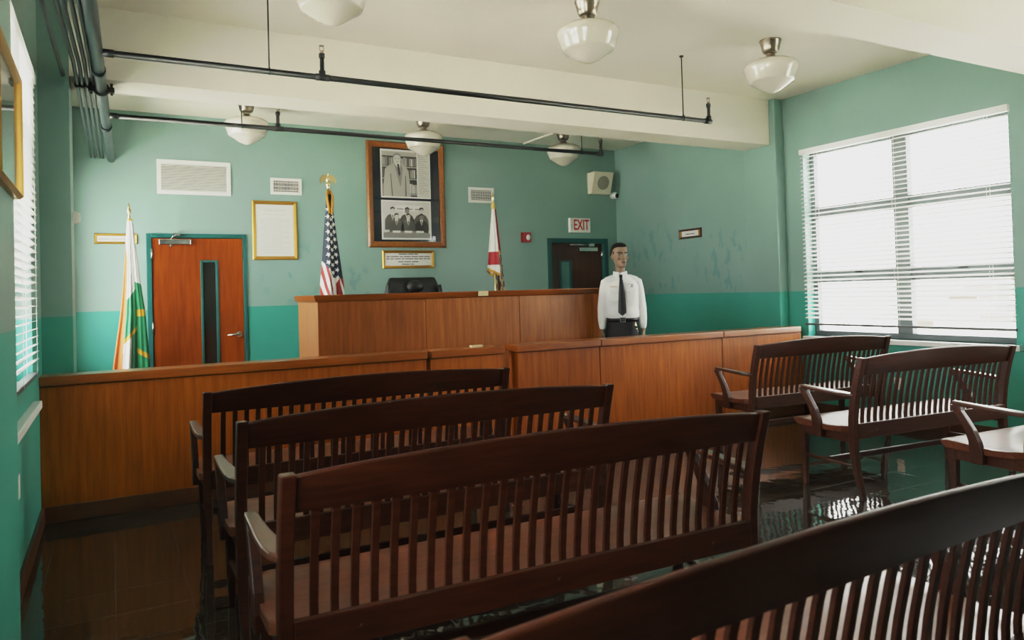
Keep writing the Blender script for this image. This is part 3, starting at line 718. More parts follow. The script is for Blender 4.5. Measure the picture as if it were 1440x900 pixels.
def photo1(bm):
    x0, x1, z0, z1 = P1; flat(bm, rect(*P1), 0, 6)
    px1 = x0+.475; flat(bm, rect(x0+.02, px1, z0+.02, z1-.025), 1, 1)
    flat(bm, rect(px1+.012, x1-.012, z0+.02, z1-.02), 1, 5)
    for i in range(20): flat(bm, rect(px1+.025, x1-.03-.03*((i*5) % 3), z1-.06-i*.025, z1-.052-i*.025), 2, 4)
    flat(bm, rect(x0+.02, px1, z1-.08, z1-.025), 2, 4)
    rr = random.Random(5)
    for row, (zz, hh) in enumerate(((z1-.20, .11), (z1-.35, .12), (z0+.06, .13))):
        x = x0+.025
        while x < px1-.02:
            w = rr.uniform(.010, .024); flat(bm, rect(x, min(x+w, px1-.005), zz, zz+hh*rr.uniform(.8, 1)), 2, rr.choice((3,4,5,2,4))); x += w+.006
        flat(bm, rect(x0+.02, px1, zz-.02, zz-.008), 2, 4)
    c = x0+.215
    flat(bm, [(c-.185, z0+.02), (c-.175, z0+.20), (c-.155, z0+.36), (c-.10, z0+.405), (c-.03, z0+.43), (c+.05, z0+.43), (c+.115, z0+.40), (c+.150, z0+.34), (c+.165, z0+.18), (c+.175, z0+.02)], 3, 4)
    flat(bm, [(c-.075, z0+.02), (c-.09, z0+.30), (c-.08, z0+.30), (c-.06, z0+.02)], 4, 2)
    flat(bm, [(c+.10, z0+.02), (c+.105, z0+.28), (c+.115, z0+.28), (c+.118, z0+.02)], 4, 2)
    flat(bm, [(c-.035, z0+.43), (c+.045, z0+.43), (c+.075, z0+.37), (c+.045, z0+.15), (c+.035, z0+.15)], 4, 3)
    flat(bm, [(c-.035, z0+.44), (c+.045, z0+.44), (c+.03, z0+.34)], 5, 6)
    flat(bm, [(c+.0, z0+.425), (c+.028, z0+.425), (c+.044, z0+.30), (c+.025, z0+.27), (c+.012, z0+.32)], 6, 1)
    flat(bm, ell(c+.005, z0+.485, .048, .066), 6, 5); flat(bm, [(c-.045, z0+.50), (c-.04, z0+.545), (c, z0+.562), (c+.045, z0+.548), (c+.052, z0+.50), (c+.03, z0+.532), (c-.02, z0+.535)], 7, 3)
    for dx in (-.018, .022): flat(bm, ell(c+dx, z0+.492, .010, .005), 7, 2)
    flat(bm, ell(c+.003, z0+.452, .016, .005), 7, 3)
def photo2(bm):
    x0, x1, z0, z1 = P2; flat(bm, rect(*P2), 0, 6); flat(bm, rect(x0+.02, x1-.02, z0+.02, z1-.02), 1, 5)
    flat(bm, rect(x0+.18, x1-.12, z1-.13, z1-.06), 2, 6)
    for i in range(3): flat(bm, rect(x0+.20+i*.12, x0+.29+i*.12, z1-.115, z1-.10), 3, 3)
    def man(c, base, sc, suit, lay):
        flat(bm, [(c-.10*sc, base), (c-.098*sc, base+.13*sc), (c-.06*sc, base+.185*sc), (c-.015*sc, base+.205*sc), (c+.025*sc, base+.205*sc), (c+.07*sc, base+.185*sc), (c+.10*sc, base+.13*sc), (c+.105*sc, base)], lay, suit)
        flat(bm, [(c-.02*sc, base+.207*sc), (c+.028*sc, base+.207*sc), (c+.004*sc, base+.12*sc)], lay+1, 6); flat(bm, [(c-.005*sc, base+.19*sc), (c+.012*sc, base+.19*sc), (c+.004*sc, base+.12*sc)], lay+2, 1)
        flat(bm, ell(c+.004*sc, base+.245*sc, .030*sc, .042*sc), lay+2, 5 if suit != 1 else 3); flat(bm, [(c-.028*sc, base+.255*sc), (c-.02*sc, base+.285*sc), (c+.01*sc, base+.295*sc), (c+.034*sc, base+.28*sc), (c+.036*sc, base+.255*sc), (c+.015*sc, base+.272*sc)], lay+3, 1)
        for dx in (-.010, .016): flat(bm, ell(c+dx*sc, base+.248*sc, .006*sc, .004*sc, 8), lay+3, 1)
    for c, s_ in ((x0+.14, 2), (x0+.33, 1), (x0+.52, 2)): man(c, z0+.12, .98, s_, 4)
    for c, s_ in ((x0+.19, 2), (x0+.345, 2), (x0+.52, 1)): man(c, z0+.06, .92, s_, 9)
    flat(bm, [(x0+.02, z0+.02), (x1-.02, z0+.02), (x1-.02, z0+.075), (x1-.15, z0+.105), (x0+.18, z0+.105), (x0+.02, z0+.085)], 14, 3)
    for c in (x0+.19, x0+.345, x0+.5): flat(bm, rect(c-.05, c+.05, z0+.085, z0+.11), 15, 6)
photo_obj('upper_photograph', photo1, t); photo_obj('lower_photograph', photo2, t)
b = new_bm(); b.faces.new([b.verts.new(q) for q in ((-.44,-.023,.07), (.44,-.023,.07), (.44,-.023,1.24), (-.44,-.023,1.24))]); obj('glazing', b, M_PICGLASS, t)

# framed picture on the near left wall
t = thing('framed_picture', 'glazed gold framed picture on the left wall at the picture edge', 'picture', (XN, 2.615, 1.70), PI/2)
obj('frame', frame_bm(-.285, .285, 0, .40, .030, .030), M_GOLD, t)
b = new_bm(); box(b, -.27, .27, -.010, -.001, .015, .385); obj('print', b, mat('pale_print', (.42,.46,.42), .5), t)
b = new_bm(); box(b, -.265, .265, -.018, -.016, .02, .38); obj('glazing', b, glass('picture_glass_left', (.9,.92,.92), .25), t)

def text(body, size, sx, mat_, parent, loc, rot, extr=.001, name='lettering', bold=0):
    cu = bpy.data.curves.new('txt', 'FONT'); cu.body = body; cu.size = size; cu.extrude = extr; cu.align_x = 'CENTER'; cu.align_y = 'CENTER'; cu.offset = bold
    to = bpy.data.objects.new('txt', cu); C.objects.link(to); dg = bpy.context.evaluated_depsgraph_get(); dg.update()
    me = bpy.data.meshes.new_from_object(to.evaluated_get(dg)); bpy.data.objects.remove(to); me.name = name; me.materials.clear(); me.materials.append(mat_)
    o = bpy.data.objects.new(name, me); C.objects.link(o); o.parent = parent; o.location = loc; o.rotation_euler = rot; o.scale = (sx, 1, 1); return o

# exit sign, alarm, speaker, camera, sensor, outlets
t = thing('exit_sign', 'white EXIT sign with red letters above the dark right door', 'sign', (5.853, YB, 2.165))
b = new_bm(); box(b, -.173, .173, -.045, 0, 0, .205); obj('housing', b, M_WHITE, t, bevel=.006)
text('EXIT', .205, .62, M_EXITRED, t, (.018, -.0465, .102), (PI/2, 0, 0), .001, 'lettering', .0035)
b = new_bm()
for i in range(4): box(b, -.150, -.135, -.0465, -.0445, .05+i*.018, .060+i*.018)
obj('indicator', b, M_GREYINK, t)
t = thing('fire_alarm', 'small red fire alarm box with a white strobe between flag and right door', 'alarm', (4.978, YB+.002, 2.022))
b = new_bm(); box(b, -.066, .066, -.05, 0, 0, .136); obj('housing', b, M_RED, t, bevel=.006)
b = new_bm(); ellipsoid(b, (.022, -.05, .066), (.030, .016, .040)); obj('strobe_lens', b, M_WHITE, t)
t = thing('wall_speaker', 'beige wedge loudspeaker high in the right corner of the back wall', 'speaker', (6.19, YB, 2.72))
b = new_bm(); prism(b, [(0, 0), (-.10, 0), (-.19, .30), (0, .30)], lambda u, v, w: (w, u, v), -.165, .165); o_ = obj('cabinet', b, M_SPK, t, bevel=.006)
b = new_bm(); R_ = .098; yy0, zz0 = -.147, .15; nrm = Vector((0, -.30, -.09)).normalized()
tube(b, [Vector((.01, -.145, .15)), Vector((.01, -.145, .15))+nrm*.005], R_, 32); obj('speaker_grille', b, M_GRILLE, t)
t = thing('security_camera', 'small white ball security camera below the corner loudspeaker', 'camera', (6.455, YB, 2.66))
b = new_bm(); tube(b, [(0,0,.05), (0,-.03,.05)], .045, 20); obj('mount', b, M_WHITE, t)
b = new_bm(); ellipsoid(b, (0,-.055,.05), (.05,.05,.05), 20, 14); obj('ball', b, M_WHITE, t)
b = new_bm(); d = Vector((.30,-.9,-.15)).normalized(); tube(b, [Vector((0,-.055,.05))+d*.030, Vector((0,-.055,.05))+d*.052], .033, 20); obj('lens', b, M_CAMBLACK, t)
t = thing('motion_sensor', 'small white motion sensor on the side of the left pilaster', 'sensor', (-.220, 5.96, 1.912))
b = new_bm(); prism(b, [(0,0), (.028,.0), (.046,.02), (.046,.075), (.02,.088), (0,.088)], lambda u, v, w: (u, w, v), -.03, .03); obj('housing', b, M_WHITE, t, bevel=.004)
b = new_bm(); box(b, .0462, .047, -.016, .016, .03, .065); obj('lens', b, M_PAPER, t)
def outlet(label, loc, rz):
    t = thing('wall_outlet', label, 'outlet', loc, rz)
    b = new_bm(); box(b, -.036, .036, -.006, 0, 0, .115); obj('cover_plate', b, M_WHITE, t, bevel=.003)
    b = new_bm(); box(b, -.018, .018, -.008, -.005, .014, .052); box(b, -.018, .018, -.008, -.005, .063, .101); obj('socket_face', b, M_PAPER, t, bevel=.001)
outlet('white outlet plate low on the right wall, seen through the bench slats', (XR, 4.41, .33), -PI/2)
outlet('white outlet plate low on the left wall under the window', (XL, 4.16, .445), PI/2)

# ------------------------------------------------------------------ flags
def mix(a, b_, t_): return tuple(x+(y-x)*t_ for x, y in zip(a, b_))
def drape(name, parent, ztop, L, cfun, xl, xr, dep, nf, amp, phase, hem=lambda s: 0., nu=150, nv=190):
    bm = new_bm(); lay = bm.loops.layers.color.new('col') if False else None
    cl = bm.verts.layers.float_color.new('col')
    rows = []
    for j in range(nv+1):
        t_ = j/nv; row = []
        for i in range(nu):
            th = 2*PI*i/nu; s = (1+math.cos(th))/2
            cx_, hw = (xl(t_)+xr(t_))/2, (xr(t_)-xl(t_))/2
            ripple = amp(t_)*(math.sin(nf*th+phase+1.2*t_) + .5*math.sin((nf*1.7)*math.cos(th)*2+phase*2))
            y = -math.sin(th)*dep(t_) + ripple*abs(math.sin(th))**.5
            x = cx_ + hw*math.cos(th)*(1+.06*math.sin(nf*th*.5+phase))
            z = ztop - t_*(L + hem(s))
            v = bm.verts.new((x, y, z)); c = cfun(s, t_, x, ztop-z, math.sin(th) > 0); v[cl] = (*c, 1); row.append(v)
        rows.append(row)
    for a, c in zip(rows, rows[1:]):
        for i in range(nu):
            k = (i+1) % nu; f = bm.faces.new((a[i], a[k], c[k], c[i])); f.smooth = True
    bm.faces.new(rows[0])
    bmesh.ops.recalc_face_normals(bm, faces=bm.faces[:])
    me = bpy.data.meshes.new(name); bm.to_mesh(me); bm.free(); me.materials.append(M_CLOTH)
    o = bpy.data.objects.new(name, me); C.objects.link(o); o.parent = parent; return o
M_CLOTH = attr_mat('flag_cloth', .65)
FW, FR, FBL, FGOLD, FOR, FGR = (.74,.73,.70), (.27,.010,.010), (.008,.020,.045), (.50,.25,.010), (.43,.105,.016), (.008,.17,.070)

def pole(parent, h, r=.0125, m=None):
    b = new_bm(); tube(b, [(0,0,.05), (0,0,h)], r, 14); p = obj('pole', b, m or M_BRASS, parent)
    b = new_bm(); lathe(b, [(.13,0), (.135,.015), (.10,.03), (.05,.05), (.03,.09), (.018,.12)], n=28); obj('base', b, M_BRASS, parent)
    return p
def spear(parent, z, mt, k=1):
    b = new_bm(); lathe(b, [(.012*k,0), (.018*k,.006*k), (.020*k,.018*k), (.012*k,.028*k), (.016*k,.036*k), (.012*k,.046*k), (.010*k,.060*k), (.022*k,.085*k), (.020*k,.105*k), (.010*k,.15*k), (.001*k,.185*k)], (0,0,z), 16); obj('finial', b, mt, parent)

# orange, white and green flag, left
t = thing('flag_stand', 'orange, white and green flag with gold fringe on a pole beside the left door', 'flag', (.247, 8.2, 0)); t.rotation_euler = (0, math.radians(-1.7), 0)
pole(t, 2.19); spear(t, 2.17, M_BRASS, .95)
def c_or(s, t_, x, d, front):
    if d < .02: return FGOLD
    so = 0 if d < .22 else min(.20, (d-.22)*1.2) + .045*max(0, d-1.0)/.44
    if s < so: return FOR
    if s > .66:
        if d < .62+.1*(s-.66): return FW
        if .90 < d < .965 or abs(d-(1.30+.22*(s-.66))) < .024: return FGOLD
        return FGR
    if d < .80-.22*(s-.2): return FW
    g0 = 1.19-.30*(s-.22)
    if d < g0: return FGR
    if d < g0+.045: return FGOLD
    return FW if s < .47 else (.010,.10,.045)
def piece(pts):
    def f(q):
        d = q*1.55
        for (a, va), (b_, vb) in zip(pts, pts[1:]):
            if d <= b_: return va+(vb-va)*(d-a)/(b_-a)
        return pts[-1][1]
    return f
drape('flag_cloth', t, 2.185, 1.55, c_or, piece(((0,-.020),(.3,-.050),(.63,-.082),(.91,-.116),(1.44,-.205),(1.6,-.22))), piece(((0,.024),(.3,.045),(.63,.066),(.91,.092),(1.44,.108),(1.6,.11))), lambda q: .02+.075*q, 5, lambda q: .003+.022*q, .8, lambda s: 0.)

# eagle-topped striped flag
t = thing('flag_stand', 'stars and stripes flag on a gold eagle-topped pole behind the judge bench', 'flag', (2.09, 7.9, 0))
pole(t, 2.55)
b = new_bm(); lathe(b, [(.014,0), (.022,.008), (.016,.02), (.026,.035), (.030,.052), (.022,.070), (.010,.078)], (0,0,2.52), 18)
ellipsoid(b, (0,0,2.625), (.024,.022,.045)); ellipsoid(b, (.004,-.012,2.675), (.015,.018,.017)); tube(b, [(.004,-.026,2.675), (.004,-.043,2.668)], [.006,.001], 8)
for sx in (-1, 1):
    prism(b, [(sx*.012,2.655), (sx*.035,2.672), (sx*.062,2.668), (sx*.080,2.640), (sx*.090,2.605), (sx*.078,2.570), (sx*.066,2.600), (sx*.050,2.606), (sx*.040,2.588), (sx*.028,2.612), (sx*.012,2.60)], lambda u, v, w: (u, w+.10*abs(u), v), -.007, .007)
prism(b, [(-.012,2.60), (.012,2.60), (.022,2.55), (-.022,2.55)], lambda u, v, w: (u, w, v), .004, .014)
obj('finial', b, M_BRASS, t)
b = new_bm(); tube(b, [(-.018,-.02,2.50), (-.030,-.045,2.44), (-.02,-.055,2.36), (0,-.05,2.25)], [.008,.012,.016,.012], 10); tube(b, [(.018,-.02,2.50), (.032,-.045,2.44), (.028,-.055,2.36), (.018,-.052,2.24)], [.008,.012,.016,.012], 10); lathe(b, [(.02,0), (.028,-.02), (.02,-.05)], (0,0,2.50), 14)
obj('gold_cord', b, mat('gold_cord', (.45,.21,.02), .6), t)
stars = []
for r_i in range(11):
    for c_i in range(3):
        zc = .17+r_i*.082+(c_i % 2)*.03; xc = (-.046+.050*c_i)*(.5+.055*r_i)+.006
        stars.append((xc, zc, .62*c_i+r_i))
def in_star(x, d):
    for xc, zc, a0 in stars:
        dx, dz = x-xc, d-zc; r2 = math.hypot(dx, dz)
        if r2 < .027:
            a = (math.atan2(dx, -dz)+a0*.1) % (2*PI/5); a = abs(a-PI/5)
            # star edge radius between inner and outer
            ro, ri = .026, .0105; f = a/(PI/5)
            if r2 < ri + (ro-ri)*(f**1.6): return True
    return False
def c_us(s, t_, x, d, front):
    lim = .49+.18*s if s < .45 else .585+.06*(s-.45)
    if t_ < lim: return FW if (t_ > .09 and in_star(x, d)) else FBL
    if s < .44:
        v = (t_*1.55 - .95*s*1.15 + .02) % .235
        return FR if .10 < v < .215 else FW
    if s < .62: return FW
    if s < .80: return FR if t_ > .60+(.80-s)*.2 else FW
    v = (t_*2.2 - s*1.6) % .34
    return FW if v < .15 else FR
drape('flag_cloth', t, 2.47, 1.55, c_us, lambda q: -.022-.085*min(q*1.5,1)**1.1, lambda q: .028+.110*min(q*1.5,1)**1.1, lambda q: .025+.085*min(q*1.4,1), 4, lambda q: .004+.026*q, 2.0, lambda s: -.12*abs(s-.5), 220, 300)

# white flag with red saltire, right
t = thing('flag_stand', 'white flag with red bars and a round seal on a pole right of the portrait', 'flag', (4.085, 7.9, 0))
pole(t, 2.43); spear(t, 2.42, M_BRASS, .8)
b = new_bm(); lathe(b, [(.014,0), (.024,-.02), (.028,-.06), (.018,-.10), (.022,-.13)], (0,-.002,2.44), 14); obj('gold_cord', b, mat('gold_cord_pale', (.62,.42,.12), .6), t)
def c_fl(s, t_, x, d, front):
    if t_ > .962: return FGOLD
    sp = .47+.02*math.sin(6*d)
    if s > sp + .02*math.sin(5*d+1):
        if d > .54:
            if d < .575: return (.55,.30,.03)
            k = math.sin(s*31+d*43)+math.sin(s*17-d*57)
            if s > .93: return (.30,.02,.02)
            if k > .9: return (.60,.46,.20)
            if k > .35: return (.55,.50,.42)
            if k > -.4: return (.05,.12,.16)
            if k > -1.0: return (.10,.16,.05)
            return (.30,.07,.03)
        if s > .93: return FW
        return FR
    if .558 < d < .715: return (.33,.012,.018)
    return FW
drape('flag_cloth', t, 2.40, .775, c_fl, lambda q: -.018-.085*q**1.05, lambda q: .030+.115*min(q*1.1,1)**1.05, lambda q: .02+.07*q, 4, lambda q: .003+.020*q, 3.0, lambda u: .17*u + .9*max(u-.5, 0), 150, 260)

# ------------------------------------------------------------------ mannequin
def remeshed(name, bm, voxel, mats, parent, smooth=6, pick=None):
    bmesh.ops.recalc_face_normals(bm, faces=bm.faces[:])
    me = bpy.data.meshes.new('tmp'); bm.to_mesh(me); bm.free()
    o = bpy.data.objects.new('tmp', me); C.objects.link(o)
    md = o.modifiers.new('r', 'REMESH'); md.mode = 'VOXEL'; md.voxel_size = voxel
    if smooth:
        sm = o.modifiers.new('s', 'SMOOTH'); sm.factor = .5; sm.iterations = smooth
    dg = bpy.context.evaluated_depsgraph_get(); dg.update()
    m2 = bpy.data.meshes.new_from_object(o.evaluated_get(dg)); bpy.data.objects.remove(o); bpy.data.meshes.remove(me)
    m2.name = name; m2.materials.clear()
    for m in mats: m2.materials.append(m)
    for p in m2.polygons:
        p.use_smooth = True
        if pick: p.material_index = pick(p.center)
    q = bpy.data.objects.new(name, m2); C.objects.link(q); q.parent = parent; return q
def capsule(bm, pts, rad, n=14, sq=1):
    """tube with rounded ends, separate island for the voxel union"""
    pts = [Vector(p) for p in pts]
    d0 = (pts[0]-pts[1]).normalized(); d1 = (pts[-1]-pts[-2]).normalized()
    P = [pts[0]+d0*rad[0]*.9, pts[0]+d0*rad[0]*.6]+pts+[pts[-1]+d1*rad[-1]*.6, pts[-1]+d1*rad[-1]*.9]
    R = [rad[0]*.4, rad[0]*.8]+list(rad)+[rad[-1]*.8, rad[-1]*.4]
    tube(bm, P, R, n)
def ering(bm, secs, n=28, p=.75):
    rings = []
    for z, cx_, cy_, rx, ry in secs:
        rings.append([(cx_+rx*math.copysign(abs(math.cos(2*PI*k/n))**p, math.cos(2*PI*k/n)), cy_+ry*math.copysign(abs(math.sin(2*PI*k/n))**p, math.sin(2*PI*k/n)), z) for k in range(n)])
    loft(bm, rings)

M_SKIN = mat('skin', (.20,.128,.086), .5); M_EYE = mat('eye_dark', (.03,.02,.015), .3); M_EYEW = mat('eye_white', (.26,.24,.21), .3); M_LIP = mat('lip', (.15,.070,.055), .5); M_BROW = mat('brow', (.018,.012,.01), .7)
M_HAIR = mat('black_hair', (.005,.0045,.0045), .8, spec=.2); M_SHIRT = mat('white_shirt', (.74,.75,.76), .75); M_TROUSER = mat('black_trousers', (.008,.009,.012), .7)
M_TIE = mat('black_tie', (.008,.010,.016), .5); M_BELT = mat('black_belt', (.006,.006,.006), .35)
n_ = noise(M_SHIRT, 9, 3, .6); bump(M_SHIRT, n_.outputs[0], .35, .02)

man = thing('mannequin', 'male mannequin in white uniform shirt and black tie standing right of the judge bench', 'mannequin', (4.605, 6.10, 0), math.radians(-33))
HT = math.radians(20)   # head turned towards the right of the picture
HC = Vector((-.012, -.012, 0))
def hx(x, y, z):
    c, s = math.cos(HT), math.sin(HT); return (HC.x + x*c - y*s, HC.y + x*s + y*c, z)
b = new_bm()
# head: front is -y
rings = []
for z, rx, fy, by in ((1.572,.020,-.085,-.035), (1.580,.034,-.098,.0), (1.600,.044,-.102,.035), (1.625,.053,-.099,.062), (1.655,.066,-.097,.080), (1.690,.071,-.096,.092), (1.725,.074,-.098,.097), (1.755,.073,-.094,.095), (1.785,.066,-.078,.085), (1.805,.050,-.052,.062), (1.816,.026,-.022,.034)):
    cy_, ry = (fy+by)/2, (by-fy)/2
    rings.append([hx(rx*math.copysign(abs(math.cos(2*PI*k/28))**.85, math.cos(2*PI*k/28)), cy_+ry*math.copysign(abs(math.sin(2*PI*k/28))**.9, math.sin(2*PI*k/28)), z) for k in range(28)])
loft(b, rings)
capsule(b, [hx(0,-.100,1.703), hx(0,-.113,1.675), hx(0,-.118,1.660)], [.008,.011,.013], 10)          # nose
ellipsoid(b, hx(.012,-.106,1.655), (.009,.010,.007)); ellipsoid(b, hx(-.012,-.106,1.655), (.009,.010,.007))
ellipsoid(b, hx(0,-.100,1.626), (.025,.012,.0065)); ellipsoid(b, hx(0,-.098,1.616), (.021,.012,.007))      # lips
ellipsoid(b, hx(0,-.092,1.588), (.024,.016,.016))                                                       # chin
for sx in (-1, 1):
    capsule(b, [hx(sx*.014,-.098,1.716), hx(sx*.048,-.088,1.718)], [.009,.008], 10)                     # brow ridge
    ellipsoid(b, hx(sx*.046,-.076,1.668), (.018,.018,.020))                                             # cheek
    ellipsoid(b, hx(sx*.076,.010,1.685), (.010,.018,.032), rot=Matrix.Rotation(HT, 3, 'Z'))              # ear
ering(b, [(1.44,-.008,.012,.070,.066), (1.50,-.008,.012,.054,.057), (1.56,-.010,.010,.049,.054), (1.62,-.012,.010,.046,.052)])   # neck
# torso, arms, hands, legs beneath the clothes
ering(b, [(.88,0,0,.155,.10), (1.0,0,0,.15,.10), (1.12,0,0,.145,.098), (1.28,0,0,.148,.10), (1.40,0,0,.14,.09), (1.45,0,.005,.09,.07)])
ARM = {}
for sx in (-1, 1):
    sh, el, wr = Vector((sx*.158,.012,1.415)), Vector((sx*.198,.03,1.16)), Vector((sx*.205,-.012,.935))
    ARM[sx] = (sh, el, wr)
    capsule(b, [sh, (sh+el)/2, el], [.052,.046,.040]); capsule(b, [el, (el+wr)/2, wr], [.040,.036,.026])
    # palm and fingers, hanging, lightly curled
    ellipsoid(b, wr+Vector((0,-.004,-.045)), (.019,.040,.052))
    for k, (dy, ln) in enumerate(((-.031,.070), (-.011,.080), (.010,.074), (.029,.058))):
        a = wr+Vector((0, dy-.004, -.078)); j1 = a+Vector((-sx*.004,-.002,-ln*.45)); j2 = j1+Vector((-sx*.014,-.003,-ln*.35)); j3 = j2+Vector((-sx*.014,0,-ln*.2))
        capsule(b, [a, j1, j2, j3], [.0085,.0082,.0075,.0065], 8)
    capsule(b, [wr+Vector((-sx*.004,-.032,-.025)), wr+Vector((-sx*.012,-.056,-.058)), wr+Vector((-sx*.016,-.060,-.088))], [.011,.0095,.008], 8)
    capsule(b, [(sx*.09,0,.92), (sx*.10,-.008,.50)], [.078,.052]); capsule(b, [(sx*.10,-.008,.50), (sx*.10,.012,.10)], [.052,.036])
    capsule(b, [(sx*.10,.02,.06), (sx*.115,-.14,.035)], [.034,.028])
def skinpick(c):
    d = Vector((c.x-HC.x, c.y-HC.y, 0)); cs, sn = math.cos(-HT), math.sin(-HT); x, y = d.x*cs-d.y*sn, d.x*sn+d.y*cs; z = c.z
    if y < -.05:
        for sx in (-1, 1):
            if abs(x-sx*.032) < .020 and .7155+.002 < z < .728+.0: return 4
            if ((x-sx*.031)/.016)**2+((z-1.697)/.0065)**2 < 1:
                return 1 if abs(x-sx*.031+.004) < .008 else 2
            if abs(x-sx*.034) < .023 and abs(z-1.721-.06*(abs(x)-.034)) < .0055: return 4
        if ((x)/.025)**2+((z-1.621)/.010)**2 < 1 and y < -.088: return 3
    return 0
remeshed('body', b, .0048, [M_SKIN, M_EYE, M_EYEW, M_LIP, M_BROW], man, 3, skinpick)
# hair
b = new_bm(); rings = []
for z, rx, fy, by in ((1.690,.076,.025,.102), (1.715,.079,-.005,.106), (1.745,.080,-.040,.107), (1.768,.078,-.078,.105), (1.790,.073,-.092,.098), (1.808,.062,-.076,.080), (1.822,.040,-.045,.05), (1.828,.012,-.012,.015)):
    cy_, ry = (fy+by)/2, (by-fy)/2
    rings.append([hx(rx*math.cos(2*PI*k/28), cy_+ry*math.sin(2*PI*k/28), z) for k in range(28)])
loft(b, rings)
for sx in (-1, 1): ellipsoid(b, hx(sx*.072,-.012,1.722), (.007,.013,.020), rot=Matrix.Rotation(HT, 3, 'Z'))
remeshed('hair', b, .006, [M_HAIR], man, 2)
# shirt
b = new_bm()
ering(b, [(1.045,0,0,.152,.112), (1.060,0,-.003,.164,.126), (1.10,0,-.004,.168,.130), (1.18,0,0,.160,.122), (1.30,0,0,.166,.130), (1.37,0,0,.168,.126), (1.42,0,.004,.150,.108), (1.455,-.002,.010,.115,.088), (1.495,-.006,.012,.072,.070)], 32, .8)
for sx in (-1, 1):
    sh, el, wr = ARM[sx]
    capsule(b, [Vector((sx*.055,.012,1.475)), Vector((sx*.105,.012,1.452)), sh+Vector((0,0,.004)), sh+(el-sh)*.3, el, el+(wr-el)*.5, wr+Vector((0,0,.05))], [.030,.044,.056,.058,.052,.048,.038], 18)
    capsule(b, [wr+Vector((0,0,.065)), wr+Vector((0,0,.036))], [.038,.035], 16)
sh_o = remeshed('shirt', b, .006, [M_SHIRT], man, 5)
b = new_bm()   # collar
rings = []
for z, k in ((1.487,1.10), (1.505,1.06), (1.535,1.0), (1.537,.94), (1.505,.95), (1.487,.99)):
    rings.append([(-.009+.069*k*math.cos(2*PI*i/28), .006+.070*k*math.sin(2*PI*i/28) , z - .022*max(0, -math.sin(2*PI*i/28))**2) for i in range(28)])
loft(b, rings, cap=False)
for sx in (-1, 1):
    prism(b, [(-.012+sx*.004,1.520), (-.010+sx*.052,1.528), (-.010+sx*.058,1.490), (-.010+sx*.034,1.448)], lambda u, v, w: (u, -.072-.25*(1.528-v)+.35*abs(u+.01)+w, v), -.004, .004)
obj('collar', b, M_SHIRT, sh_o)
for sx in (-1, 1):
    b = new_bm(); prism(b, [(sx*.042,1.345), (sx*.125,1.345), (sx*.123,1.235), (sx*.084,1.222), (sx*.045,1.235)], lambda u, v, w: (u, -.142+.55*max(0, abs(u)-.06)**1.2+w, v), -.004, .012); pk = obj('pocket', b, M_SHIRT, sh_o, bevel=.002)
    b = new_bm(); prism(b, [(sx*.040,1.352), (sx*.127,1.352), (sx*.127,1.325), (sx*.084,1.305), (sx*.040,1.325)], lambda u, v, w: (u, -.149+.55*max(0, abs(u)-.06)**1.2+w, v), -.004, .006); obj('pocket_flap', b, M_SHIRT, pk, bevel=.002)
    b = new_bm(); prism(b, [(sx*.085,1.492), (sx*.165,1.466), (sx*.166,1.471), (sx*.085,1.498)], lambda u, v, w: (u, w+.012, v+.004), -.026, .026); obj('epaulette', b, M_SHIRT, sh_o)
b = new_bm()
for k in range(7):
    a = 2*PI*k/7; ellipsoid(b, (.088+.016*math.cos(a), -.142+.018, 1.385+.020*math.sin(a)), (.009,.005,.010), 10, 6)
ellipsoid(b, (.088, -.128, 1.385), (.014,.005,.015)); obj('badge', b, M_CHROME, man)
b = new_bm(); prism(b, [(-.125,1.372), (-.05,1.372), (-.05,1.386), (-.125,1.386)], lambda u, v, w: (u, -.142+.5*max(0, abs(u)-.06)**1.2+w, v), -.003, .003); obj('name_bar', b, mat('pale_gold', (.62,.50,.38), .4), man)
# tie
b = new_bm()
prism(b, [(-.027,1.497), (.007,1.497), (.003,1.462), (-.023,1.462)], lambda u, v, w: (u, -.098+.3*(v-1.497)*-1*.6+w, v), -.012, .008)
loft(b, [[(-.010-hw, y, z), (-.010-hw*.4, y-.008, z), (-.010+hw*.4, y-.008, z), (-.010+hw, y, z), (-.010, y+.006, z)] for z, hw, y in ((1.466,.014,-.112), (1.42,.021,-.130), (1.34,.029,-.143), (1.24,.036,-.144), (1.14,.041,-.150), (1.115,.040,-.151), (1.085,.004,-.151))], smooth=False)
obj('tie', b, M_TIE, man)
# trousers, belt, shoes
b = new_bm()
ering(b, [(.86,0,0,.158,.115), (.95,0,0,.162,.118), (1.03,0,0,.154,.112), (1.055,0,0,.150,.110)], 30, .85)
for sx in (-1, 1): capsule(b, [(sx*.085,0,.92), (sx*.10,-.006,.50), (sx*.10,.008,.11)], [.092,.076,.064], 18)
remeshed('trousers', b, .009, [M_TROUSER], man, 4)
b = new_bm(); rings = []
for z, k in ((1.022,1), (1.022,1.035), (1.064,1.035), (1.064,1)):
    rings.append([((.162)*k*math.copysign(abs(math.cos(2*PI*i/32))**.85, math.cos(2*PI*i/32)), .122*k*math.copysign(abs(math.sin(2*PI*i/32))**.85, math.sin(2*PI*i/32)), z) for i in range(32)])
loft(b, rings, cap=False); bt = obj('belt', b, M_BELT, man)
b = new_bm(); box(b, -.035, .022, -.138, -.131, 1.019, 1.026); box(b, -.035, .022, -.138, -.131, 1.060, 1.067); box(b, -.035, -.028, -.138, -.131, 1.026, 1.060); box(b, .015, .022, -.138, -.131, 1.026, 1.060); box(b, -.028, .004, -.137, -.133, 1.040, 1.046); obj('buckle', b, M_CHROME, bt)
